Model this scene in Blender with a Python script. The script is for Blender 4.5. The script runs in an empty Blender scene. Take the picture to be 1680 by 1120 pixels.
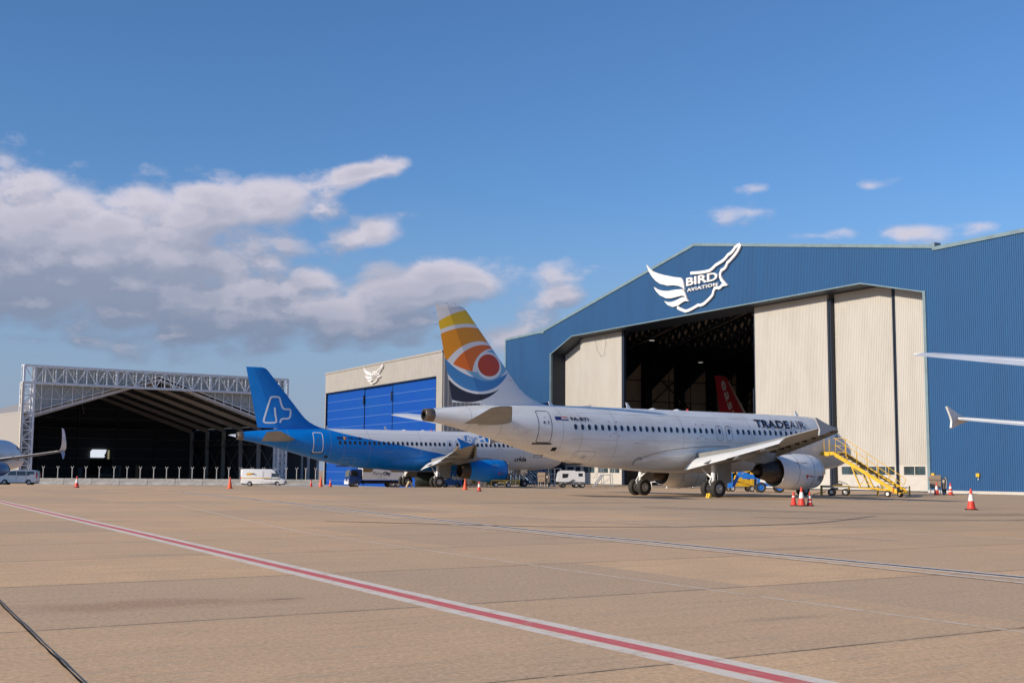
import bpy, bmesh, math, random
from math import radians as rad, sin, cos, sqrt, pi, atan2
from mathutils import Vector, Matrix
import numpy as np
random.seed(7)
S = bpy.context.scene
C = S.collection
# ------------------------------------------------------------------ camera
cam = bpy.data.objects.new('camera', bpy.data.cameras.new('camera'))
C.objects.link(cam)
cam.data.sensor_width = 36.0
cam.data.lens = 2018.48 / 1680 * 36
cam.data.clip_start = 0.1
cam.data.clip_end = 20000
cam.rotation_mode = 'QUATERNION'
cam.rotation_quaternion = (Matrix.Rotation(rad(90) + 0.10526, 3, 'X') @ Matrix.Rotation(0.00633, 3, 'Z')).to_quaternion()
cam.location = (0, 0, 1.627)
S.camera = cam
S.render.resolution_x, S.render.resolution_y = 1024, 682
S.view_settings.view_transform = 'Standard'
S.view_settings.look = 'None'
S.view_settings.exposure = 0.05
S.view_settings.gamma = 1.0
# ------------------------------------------------------------------ sun and sky
SUN_EL = rad(21.5)
SD = Vector((-0.867 * cos(SUN_EL), -0.498 * cos(SUN_EL), sin(SUN_EL)))     # towards the sun
sun = bpy.data.objects.new('sun', bpy.data.lights.new('sun', 'SUN'))
C.objects.link(sun)
sun.data.energy = 4.8
sun.data.angle = rad(0.53)
sun.data.color = (1.0, 0.87, 0.70)
sun.rotation_mode = 'QUATERNION'
sun.rotation_quaternion = (-SD).to_track_quat('-Z', 'Y')
sun.location = (-40, -30, 40)

def expr_nodes(nt):
    """tiny helpers for math nodes"""
    N, L = nt.nodes, nt.links
    def put(sock, v):
        if isinstance(v, (int, float)): sock.default_value = v
        else: L.new(v, sock)
    def m(op, a, b=0.0, c=0.0, clamp=False):
        n = N.new('ShaderNodeMath'); n.operation = op; n.use_clamp = clamp
        put(n.inputs[0], a)
        if len(n.inputs) > 1: put(n.inputs[1], b)
        if len(n.inputs) > 2: put(n.inputs[2], c)
        return n.outputs[0]
    def mix(f, a, b):
        n = N.new('ShaderNodeMix'); n.data_type = 'RGBA'
        put(n.inputs['Factor'], f)
        for s, v in ((n.inputs[6], a), (n.inputs[7], b)):
            if isinstance(v, tuple): s.default_value = (*v[:3], 1)
            else: L.new(v, s)
        return n.outputs[2]
    def ramp(v, a, b, c0=0.0, c1=1.0, interp='SMOOTHSTEP'):
        n = N.new('ShaderNodeMapRange'); n.interpolation_type = interp
        put(n.inputs['Value'], v)
        n.inputs['From Min'].default_value = a; n.inputs['From Max'].default_value = b
        n.inputs['To Min'].default_value = c0; n.inputs['To Max'].default_value = c1
        return n.outputs['Result']
    def noise(vec, scale, detail=6, rough=0.55, dist=0.0):
        n = N.new('ShaderNodeTexNoise')
        if vec is not None: L.new(vec, n.inputs['Vector'])
        n.inputs['Scale'].default_value = scale; n.inputs['Detail'].default_value = detail
        n.inputs['Roughness'].default_value = rough; n.inputs['Distortion'].default_value = dist
        return n.outputs['Fac']
    return m, mix, ramp, noise

world = bpy.data.worlds.new('World'); S.world = world
world.use_nodes = True
wt = world.node_tree; wt.nodes.clear()
wo = wt.nodes.new('ShaderNodeOutputWorld'); bg = wt.nodes.new('ShaderNodeBackground')
sky = wt.nodes.new('ShaderNodeTexSky'); sky.sky_type = 'NISHITA'; sky.sun_disc = False
sky.sun_elevation = SUN_EL
sky.sun_rotation = atan2(SD.x, SD.y)
sky.air_density = 1.0; sky.dust_density = 0.6; sky.ozone_density = 3.2
m, mix, ramp, noise = expr_nodes(wt)
geo = wt.nodes.new('ShaderNodeTexCoord')
sep = wt.nodes.new('ShaderNodeSeparateXYZ'); wt.links.new(geo.outputs['Generated'], sep.inputs[0])
AZ = m('ARCTAN2', sep.outputs[0], sep.outputs[1])
EL = m('ARCSINE', sep.outputs[2])
# cloud blobs: centre azimuth, elevation, half sizes, tilt, weight (radians, as they hang in the sky)
def cl(u, v, rx, ry, tilt=0, w=1.0):
    return ((u - 840) / 2018, (773 - v) / 2040, rx / 2018, ry / 2018, rad(tilt), w)
BLOBS = [cl(150, 445, 400, 150, -2, 1.15), cl(-60, 440, 300, 155, 0, 1.1), cl(330, 365, 190, 68, 8, 1.0), cl(470, 330, 100, 45, 12, .8),
         cl(592, 286, 88, 27, 17, .95), cl(700, 468, 150, 52, 4, 1.1), cl(560, 520, 230, 62, 0, .95), cl(330, 510, 260, 70, 0, 1.0),
         cl(605, 385, 85, 28, 22, .52), cl(915, 480, 85, 48, 25, .60), cl(855, 545, 75, 42, 35, .6),
         cl(1235, 350, 78, 20, 0, 0.33), cl(1420, 316, 28, 9, 0, 0.25), cl(1245, 313, 34, 10, 0, 0.22), cl(1330, 392, 60, 13, 0, 0.42), cl(1490, 394, 75, 16, 0, 0.40),
         cl(1585, 388, 40, 12, 0, 0.33), cl(-2, 228, 14, 10, 0, .3), cl(430, 480, 150, 62, 0, .9), cl(770, 452, 80, 32, 4, .9), cl(110, 575, 260, 18, 0, .42), cl(300, 560, 200, 16, 3, .5)]
def cloud_group():
    g = bpy.data.node_groups.new('cloud_density', 'ShaderNodeTree')
    g.interface.new_socket('az', in_out='INPUT', socket_type='NodeSocketFloat')
    g.interface.new_socket('el', in_out='INPUT', socket_type='NodeSocketFloat')
    g.interface.new_socket('d', in_out='OUTPUT', socket_type='NodeSocketFloat')
    gi = g.nodes.new('NodeGroupInput'); go = g.nodes.new('NodeGroupOutput')
    m, mix, ramp, noise = expr_nodes(g)
    az, el = gi.outputs[0], gi.outputs[1]
    tot = None
    for (a0, e0, rx, ry, t, w) in BLOBS:
        dx = m('SUBTRACT', az, a0); dy = m('SUBTRACT', el, e0)
        x = m('ADD', m('MULTIPLY', dx, cos(t) / rx), m('MULTIPLY', dy, sin(t) / rx))
        y = m('ADD', m('MULTIPLY', dx, -sin(t) / ry), m('MULTIPLY', dy, cos(t) / ry))
        r = m('SQRT', m('ADD', m('MULTIPLY', x, x), m('MULTIPLY', y, y)))
        v = m('MULTIPLY', m('SUBTRACT', 1.0, r), w)
        v = m('MAXIMUM', v, -1.2)
        tot = v if tot is None else m('SMOOTH_MAX', tot, v, 0.25)
    cv = g.nodes.new('ShaderNodeCombineXYZ')
    g.links.new(m('MULTIPLY', az, 1.0), cv.inputs[0]); g.links.new(m('MULTIPLY', el, 1.7), cv.inputs[1])
    n1 = noise(cv.outputs[0], 10.5, 8, 0.57, 0.0)
    n2 = noise(cv.outputs[0], 36.0, 6, 0.64, 0.0)
    d = m('ADD', m('MULTIPLY', tot, 1.3), m('MULTIPLY', m('SUBTRACT', n1, 0.5), 1.9))
    d = m('ADD', d, m('MULTIPLY', m('SUBTRACT', n2, 0.5), 0.75))
    vo = g.nodes.new('ShaderNodeTexVoronoi'); vo.feature = 'F1'; vo.inputs['Scale'].default_value = 26       # cauliflower billows
    sv = g.nodes.new('ShaderNodeCombineXYZ'); g.links.new(m('ADD', m('MULTIPLY', az, 1.0), m('MULTIPLY', n2, .030)), sv.inputs[0]); g.links.new(m('ADD', m('MULTIPLY', el, 1.7), m('MULTIPLY', n1, .030)), sv.inputs[1])
    vo.voronoi_dimensions = '2D'; g.links.new(sv.outputs[0], vo.inputs['Vector'])
    d = m('ADD', d, m('MULTIPLY', m('SUBTRACT', 0.42, vo.outputs['Distance']), 0.62))
    g.links.new(d, go.inputs[0])
    return g
cg = cloud_group()
def cden(a, e):
    n = wt.nodes.new('ShaderNodeGroup'); n.node_tree = cg
    wt.links.new(a, n.inputs[0]); wt.links.new(e, n.inputs[1])
    return n.outputs[0]
d0 = cden(AZ, EL)
d1 = cden(m('ADD', AZ, -0.012), m('ADD', EL, 0.030))
d2 = cden(m('ADD', AZ, -0.004), m('ADD', EL, 0.010))
cover = m('MULTIPLY', ramp(d0, -0.04, 0.66), 0.91)
lit = m('ADD', m('MULTIPLY', ramp(m('SUBTRACT', d0, d1), -0.12, 0.62), 0.55), m('MULTIPLY', ramp(m('SUBTRACT', d0, d2), -0.10, 0.28), 0.45))
thick = ramp(d0, 0.35, 1.25)
shade = m('SUBTRACT', 1.0, m('MULTIPLY', thick, 0.38))
lit2 = m('MULTIPLY', lit, shade)
lowf = ramp(EL, 0.09, 0.20)
lit3 = m('ADD', m('MULTIPLY', lit2, 0.65), m('MULTIPLY', m('MULTIPLY', lowf, shade), 0.35))
ccol = mix(lit3, (1.45, 1.78, 2.55), (4.8, 4.45, 4.95))
skyc = sky.outputs[0]
hs = wt.nodes.new('ShaderNodeHueSaturation'); hs.inputs['Saturation'].default_value = 1.06; hs.inputs['Value'].default_value = 1.0
wt.links.new(skyc, hs.inputs['Color'])
# the low sky is milky near the horizon
milk = ramp(EL, 0.0, 0.24, 0.8, 0.0)
tint = wt.nodes.new('ShaderNodeVectorMath'); tint.operation = 'MULTIPLY'
wt.links.new(hs.outputs[0], tint.inputs[0]); tint.inputs[1].default_value = (0.585, 0.745, 0.93)
base = mix(milk, tint.outputs[0], (1.95, 2.30, 3.30))
final = mix(cover, base, ccol)
wt.links.new(final, bg.inputs[0])
bg.inputs[1].default_value = 0.145
wt.links.new(bg.outputs[0], wo.inputs[0])

# ------------------------------------------------------------------ materials
MATS = {}
def mat(name, col, rough=0.5, metal=0.0, coat=0.0, spec=0.5, var=0.0, vscale=3.0, bump=0.0, bscale=20.0, vcol=None, emit=None, stretch=None):
    if name in MATS: return MATS[name]
    ma = bpy.data.materials.new(name); ma.use_nodes = True
    nt = ma.node_tree; b = nt.nodes['Principled BSDF']
    b.inputs['Base Color'].default_value = (*col, 1)
    b.inputs['Roughness'].default_value = rough
    b.inputs['Metallic'].default_value = metal
    b.inputs['Coat Weight'].default_value = coat
    b.inputs['Coat Roughness'].default_value = 0.08
    b.inputs['Specular IOR Level'].default_value = spec
    m, mix, ramp, noise = expr_nodes(nt)
    tc = nt.nodes.new('ShaderNodeTexCoord')
    vec = tc.outputs['Object']
    if stretch:
        mp = nt.nodes.new('ShaderNodeMapping'); mp.inputs['Scale'].default_value = stretch
        nt.links.new(vec, mp.inputs['Vector']); vec = mp.outputs[0]
    if var > 0:
        n = noise(vec, vscale, 8, 0.65)
        dark = vcol if vcol else tuple(c * (1 - var) for c in col)
        out = mix(ramp(n, 0.38, 0.68, 0, 1), col, dark)
        nt.links.new(out, b.inputs['Base Color'])
        r = m('ADD', m('MULTIPLY', n, 0.25), max(0.02, rough - 0.12))
        nt.links.new(r, b.inputs['Roughness'])
    if bump > 0:
        n = noise(vec, bscale, 8, 0.6)
        bp = nt.nodes.new('ShaderNodeBump'); bp.inputs['Strength'].default_value = bump; bp.inputs['Distance'].default_value = 0.02
        nt.links.new(n, bp.inputs['Height']); nt.links.new(bp.outputs[0], b.inputs['Normal'])
    if emit:
        b.inputs['Emission Color'].default_value = (*emit[0], 1); b.inputs['Emission Strength'].default_value = emit[1]
    MATS[name] = ma
    return ma
WHITE = mat('aircraft_white', (0.81, 0.82, 0.82), 0.32, coat=0.4, var=0.07, vscale=1.1, vcol=(0.69, 0.68, 0.655), stretch=(.35, 1, 1))
WINGGREY = mat('wing_grey', (0.235, 0.24, 0.235), 0.45, var=0.14, vscale=1.2)
FLAPW = mat('flap_light_grey', (0.66, 0.67, 0.67), 0.42, var=0.1, vscale=2)
DARKM = mat('dark_mechanics', (0.06, 0.055, 0.05), 0.6, var=0.3, vscale=6)
SEAL = mat('seal_dark', (0.03, 0.03, 0.032), 0.6)
LINE = mat('panel_line_grey', (0.30, 0.31, 0.33), 0.6)
LINED = mat('outline_dark', (0.10, 0.10, 0.11), 0.5)
GLASS = mat('window_glass', (0.012, 0.018, 0.028), 0.12, spec=0.8)
FRAMEG = mat('window_frame_grey', (0.42, 0.46, 0.52), 0.4)
BLUEP = mat('aircraft_blue', (0.001, 0.19, 0.62), 0.42, coat=0.12, spec=.3, var=0.08, vscale=1.1)
TYRE = mat('tyre_rubber', (0.018, 0.017, 0.016), 0.8, var=0.4, vscale=9, vcol=(0.035, 0.032, 0.028))
RIM = mat('rim_light', (0.52, 0.53, 0.54), 0.35, metal=0.3, var=0.2, vscale=8)
CHROME = mat('strut_metal', (0.55, 0.52, 0.48), 0.3, metal=0.7)
BURNT = mat('exhaust_metal', (0.075, 0.06, 0.05), 0.45, metal=0.6, var=0.4, vscale=4)
HOTB = mat('tailpipe_brown', (0.20, 0.155, 0.12), 0.42, metal=0.5, var=0.3, vscale=5)
BLACK = mat('black_void', (0.006, 0.006, 0.007), 0.8)
INKN = mat('lettering_navy', (0.012, 0.014, 0.035), 0.4)
REDM = mat('marking_red', (0.45, 0.03, 0.04), 0.5)
YELL = mat('yellow_paint', (0.78, 0.47, 0.025), 0.42, var=0.25, vscale=3, vcol=(0.55, 0.33, 0.03))
BLUEM = mat('machine_blue', (0.015, 0.17, 0.60), 0.35, var=0.15, vscale=4)
CONE = mat('cone_red_orange', (0.72, 0.055, 0.03), 0.55, var=0.2, vscale=8)
CONEO = mat('cone_orange', (0.83, 0.11, 0.035), 0.55, var=0.2, vscale=8)
CONEW = mat('cone_white_band', (0.78, 0.77, 0.74), 0.5, var=0.15, vscale=9)
RUBBER = mat('black_rubber', (0.02, 0.02, 0.02), 0.7)
SILV = mat('aluminium', (0.62, 0.63, 0.64), 0.35, metal=0.5, var=0.1)
CLADB = mat('blue_cladding', (0.022, 0.090, 0.222), 0.45, var=0.12, vscale=0.35, stretch=(1, 1, 0.25), vcol=(0.019, 0.079, 0.198))
TRIMB = mat('pale_blue_trim', (0.17, 0.25, 0.29), 0.5, var=0.2, vscale=0.8)
CREAM = mat('cream_cladding', (0.485, 0.465, 0.43), 0.5, var=0.10, vscale=0.5, stretch=(1, 1, 0.3), vcol=(0.44, 0.415, 0.375))
CREAMF = mat('cream_flat_panel', (0.53, 0.50, 0.455), 0.5, var=0.1, vscale=1.2)
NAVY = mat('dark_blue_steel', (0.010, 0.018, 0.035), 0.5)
INWALL = mat('interior_wall_brown', (0.52, 0.42, 0.33), 0.8, var=0.15, vscale=0.4)
INROOF = mat('interior_roof_brown', (0.48, 0.36, 0.28), 0.8)
GREYCL = mat('light_grey_cladding', (0.335, 0.315, 0.29), 0.55, var=0.08, vscale=0.4)
SIDEGR = mat('side_grey_cladding', (0.36, 0.34, 0.32), 0.6)
ROYAL = mat('royal_blue_door', (0.002, 0.058, 0.325), 0.6, spec=.2, var=0.10, vscale=0.3, vcol=(0.002, 0.066, 0.30))
DLINE = mat('door_seam_light', (0.07, 0.16, 0.45), 0.5)
STEEL = mat('truss_galvanised', (0.78, 0.80, 0.82), 0.5, var=0.12, vscale=1.0)
GRCL = mat('grey_green_cladding', (0.38, 0.42, 0.42), 0.6, var=0.08, vscale=0.4)
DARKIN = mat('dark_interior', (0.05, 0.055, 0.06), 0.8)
RAFT = mat('rafter_steel', (0.46, 0.42, 0.38), 0.7)
SIGNW = mat('sign_white', (0.80, 0.78, 0.76), 0.4)
CONCR = mat('barrier_concrete', (0.44, 0.43, 0.41), 0.85, var=0.3, vscale=1.5, bump=0.3, bscale=12)
POSTC = mat('post_galvanised', (0.42, 0.41, 0.39), 0.6)
VANW = mat('van_white', (0.74, 0.745, 0.75), 0.28, coat=0.6, var=0.04)
CARGL = mat('vehicle_glass', (0.02, 0.03, 0.035), 0.08, spec=0.9)
TRUCKB = mat('truck_blue', (0.015, 0.05, 0.20), 0.3, coat=0.5)
OLIVE = mat('box_band_brown', (0.17, 0.11, 0.03), 0.5)
LAMPC = mat('headlamp_clear', (0.75, 0.75, 0.72), 0.15)
REDFIN = mat('shaded_red_fin', (0.24, 0.012, 0.02), 0.3, coat=0.4)  # red darkened so the colour carries the hangar shade on the tail
TARP = mat('brown_cover', (0.30, 0.22, 0.16), 0.8, var=0.3, vscale=3, bump=0.6, bscale=6)
PALEB = mat('pale_blue_paint', (0.25, 0.42, 0.58), 0.5)
ORANGE = mat('orange_paint', (0.75, 0.20, 0.03), 0.5)
WINT = mat('door_window_glass', (0.03, 0.045, 0.05), 0.15, spec=0.7, var=0.5, vscale=1.2, vcol=(0.06, 0.10, 0.12))

# ------------------------------------------------------------------ mesh helpers
class MB:
    def __init__(s): s.v = []; s.f = []; s.mi = []; s.sm = []
    def add(s, vs, fs, mi=0, sm=False):
        o = len(s.v); s.v += [tuple(v) for v in vs]
        for f in fs: s.f.append(tuple(i + o for i in f)); s.mi.append(mi); s.sm.append(sm)
        return s
    def box(s, x0, x1, y0, y1, z0, z1, mi=0):
        v = [(x, y, z) for z in (z0, z1) for y in (y0, y1) for x in (x0, x1)]
        return s.add(v, [(0, 2, 3, 1), (4, 5, 7, 6), (0, 1, 5, 4), (2, 6, 7, 3), (0, 4, 6, 2), (1, 3, 7, 5)], mi)
    def hexa(s, bot, top, mi=0):
        n = len(bot)
        return s.add(list(bot) + list(top), [tuple(range(n))[::-1], tuple(range(n, 2 * n))] + [(i, (i + 1) % n, (i + 1) % n + n, i + n) for i in range(n)], mi)
    def bar(s, a, b, w, h=None, mi=0, up=(0, 0, 1)):
        h = h or w; a = Vector(a); b = Vector(b); d = (b - a)
        if d.length < 1e-6: return s
        d.normalize(); up = Vector(up)
        if abs(d.dot(up)) > 0.98: up = Vector((1, 0, 0)) if abs(d.x) < .9 else Vector((0, 1, 0))
        x = d.cross(up).normalized() * w / 2; y = x.cross(d).normalized() * h / 2
        q = [a - x - y, a + x - y, a + x + y, a - x + y]; r = [b - x - y, b + x - y, b + x + y, b - x + y]
        return s.hexa(q, r, mi)
    def tube(s, pts, r, n=8, mi=0, sm=True, cap=True, closed=False):
        P = [Vector(p) for p in pts]; R = r if isinstance(r, (list, tuple)) else [r] * len(P)
        rings = []; prev = None
        for i, p in enumerate(P):
            if closed: d = P[(i + 1) % len(P)] - P[i - 1]
            else: d = P[min(i + 1, len(P) - 1)] - P[max(i - 1, 0)]
            d.normalize()
            if prev is None:
                u = Vector((0, 0, 1)) if abs(d.z) < .9 else Vector((1, 0, 0)); x = d.cross(u).normalized()
            else: x = (prev - d * prev.dot(d)).normalized()
            prev = x; y = d.cross(x)
            rings.append([p + (x * cos(2 * pi * k / n) + y * sin(2 * pi * k / n)) * R[i] for k in range(n)])
        vs = [v for g in rings for v in g]; fs = []
        last = len(P) if closed else len(P) - 1
        for i in range(last):
            j = (i + 1) % len(P)
            for k in range(n): fs.append((i * n + k, i * n + (k + 1) % n, j * n + (k + 1) % n, j * n + k))
        s.add(vs, fs, mi, sm)
        if cap and not closed:
            o = len(s.v) - len(vs)
            s.f += [tuple(o + k for k in range(n))[::-1], tuple(o + (len(P) - 1) * n + k for k in range(n))]; s.mi += [mi, mi]; s.sm += [False, False]
        return s
    def lathe(s, prof, origin, axis='y', n=32, mi=0, sm=True, a0=0, a1=2 * pi):
        """prof: list of (t along axis, radius)"""
        o = Vector(origin); ax = {'x': (Vector((1, 0, 0)), Vector((0, 1, 0)), Vector((0, 0, 1))), 'y': (Vector((0, 1, 0)), Vector((1, 0, 0)), Vector((0, 0, 1))), 'z': (Vector((0, 0, 1)), Vector((1, 0, 0)), Vector((0, 1, 0)))}[axis]
        vs = [o + ax[0] * t + (ax[1] * cos(2 * pi * k / n) + ax[2] * sin(2 * pi * k / n)) * max(r, 1e-4) for t, r in prof for k in range(n)]
        fs = [(i * n + k, i * n + (k + 1) % n, (i + 1) * n + (k + 1) % n, (i + 1) * n + k) for i in range(len(prof) - 1) for k in range(n)]
        return s.add(vs, fs, mi, sm)
    def loft(s, rings, mi=0, sm=True, closed=True, cap=(True, True)):
        n = len(rings[0]); vs = [v for r in rings for v in r]; fs = []
        kk = n if closed else n - 1
        for i in range(len(rings) - 1):
            for k in range(kk): fs.append((i * n + k, i * n + (k + 1) % n, (i + 1) * n + (k + 1) % n, (i + 1) * n + k))
        o = len(s.v); s.add(vs, fs, mi, sm)
        if cap[0]: s.f.append(tuple(o + k for k in range(n))[::-1]); s.mi.append(mi); s.sm.append(False)
        if cap[1]: s.f.append(tuple(o + (len(rings) - 1) * n + k for k in range(n))); s.mi.append(mi); s.sm.append(False)
        return s
    def prism(s, poly, f0, f1, mi=0):
        """poly list of 2D; f0,f1 map (a,b)->3D"""
        return s.hexa([f0(*p) for p in poly], [f1(*p) for p in poly], mi)
    def build(s, name, mats, parent=None, angle=35, loc=None):
        me = bpy.data.meshes.new(name); me.from_pydata(s.v, [], s.f)
        mats = mats if isinstance(mats, (list, tuple)) else [mats]
        for q in mats: me.materials.append(q)
        me.polygons.foreach_set('material_index', s.mi)
        me.polygons.foreach_set('use_smooth', s.sm)
        bm = bmesh.new(); bm.from_mesh(me); bmesh.ops.recalc_face_normals(bm, faces=bm.faces); bm.to_mesh(me); bm.free()
        if any(s.sm): me.set_sharp_from_angle(angle=rad(angle))
        o = bpy.data.objects.new(name, me); C.objects.link(o)
        if parent is not None: o.parent = parent
        if loc: o.location = loc
        return o

def empty(name, loc=(0, 0, 0), rz=0.0, label=None, cat=None, group=None):
    o = bpy.data.objects.new(name, None); C.objects.link(o); o.empty_display_size = .5
    o.location = loc; o.rotation_euler = (0, 0, rz)
    tag(o, label, cat, group); return o
def tag(o, label=None, cat=None, group=None, kind=None):
    if label: o['label'] = label
    if cat: o['category'] = cat
    if group: o['group'] = group
    if kind: o['kind'] = kind
    return o
def copy_tree(o, parent=None):
    c = o.copy(); C.objects.link(c); c.parent = parent
    for ch in [x for x in CH.get(o.name, [])]: copy_tree(ch, c)
    return c
CH = {}
def index_children():
    CH.clear()
    for o in C.objects:
        if o.parent: CH.setdefault(o.parent.name, []).append(o)
def text_geo(body, size=1.0, bold=0.0, spacing=1.0, shear=0.0, res=3):
    cu = bpy.data.curves.new('t', 'FONT'); cu.body = body; cu.size = size; cu.offset = bold; cu.space_character = spacing; cu.shear = shear
    cu.resolution_u = res
    ob = bpy.data.objects.new('t', cu); C.objects.link(ob)
    dg = bpy.context.evaluated_depsgraph_get(); dg.update()
    me = bpy.data.meshes.new_from_object(ob.evaluated_get(dg))
    vs = [tuple(v.co) for v in me.vertices]; fs = [tuple(p.vertices) for p in me.polygons]
    bpy.data.objects.remove(ob); bpy.data.curves.remove(cu); bpy.data.meshes.remove(me)
    x0 = min(v[0] for v in vs); x1 = max(v[0] for v in vs); y0 = min(v[1] for v in vs); y1 = max(v[1] for v in vs)
    return vs, fs, (x0, x1, y0, y1)
def text_on(mb, body, fn, w, h, bold=0.0, spacing=1.0, shear=0.0, mi=0):
    """fit text to a w x h box; fn(a,b) with a 0..w, b 0..h gives the 3D point"""
    vs, fs, (x0, x1, y0, y1) = text_geo(body, 1.0, bold, spacing, shear)
    mb.add([fn((v[0] - x0) / (x1 - x0) * w, (v[1] - y0) / (y1 - y0) * h) for v in vs], fs, mi)
    return mb
def solid_text(mb, body, fn, w, h, depth, bold=0.0, spacing=1.0, shear=0.0):
    """fn(a,b,t)"""
    vs, fs, (x0, x1, y0, y1) = text_geo(body, 1.0, bold, spacing, shear)
    q = [((v[0] - x0) / (x1 - x0) * w, (v[1] - y0) / (y1 - y0) * h) for v in vs]
    n = len(q); edges = {}
    for f in fs:
        for i in range(len(f)):
            e = (f[i], f[(i + 1) % len(f)]); edges[e] = edges.get(e, 0) + 1
    side = [(a, b, b + n, a + n) for (a, b) in edges if (b, a) not in edges]
    mb.add([fn(*p, 0) for p in q] + [fn(*p, depth) for p in q], [tuple(i + n for i in f) for f in fs] + side)
    return mb
def ribbon(pts, w):
    """mitred strip outline; returns left and right points"""
    L_, R_ = [], []
    P = [Vector((p[0], p[1])) for p in pts]
    for i, p in enumerate(P):
        d0 = (P[i] - P[i - 1]).normalized() if i > 0 else None
        d1 = (P[i + 1] - P[i]).normalized() if i < len(P) - 1 else None
        d = ((d0 or d1) + (d1 or d0))
        d = d.normalized() if d.length > 1e-3 else (d0 or d1)
        n = Vector((-d.y, d.x)); k = 1.0
        if d0 and d1: k = min(1.8, 1 / max(.3, n.dot(Vector((-d0.y, d0.x)))))
        L_.append(p + n * w / 2 * k); R_.append(p - n * w / 2 * k)
    return L_, R_
def ribbon_solid(mb, pts, w, f0, f1, mi=0):
    L_, R_ = ribbon(pts, w)
    for i in range(len(pts) - 1):
        q = [L_[i], L_[i + 1], R_[i + 1], R_[i]]
        o = len(mb.v)
        vs = [f0(*p) for p in q] + [f1(*p) for p in q]
        fs = [(4, 5, 6, 7), (0, 1, 5, 4), (2, 3, 7, 6)]
        if i == 0: fs.append((3, 0, 4, 7))
        if i == len(pts) - 2: fs.append((1, 2, 6, 5))
        mb.add(vs, fs, mi)
    return mb
def smoothcurve(pts, n=6):
    """catmull-rom"""
    P = [Vector(p) for p in pts]; P = [P[0] * 2 - P[1]] + P + [P[-1] * 2 - P[-2]]; out = []
    for i in range(1, len(P) - 2):
        for k in range(n):
            t = k / n
            out.append(0.5 * ((2 * P[i]) + (P[i + 1] - P[i - 1]) * t + (2 * P[i - 1] - 5 * P[i] + 4 * P[i + 1] - P[i + 2]) * t * t + (3 * P[i] - P[i - 1] - 3 * P[i + 1] + P[i + 2]) * t ** 3))
    out.append(P[-2]); return out

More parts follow.
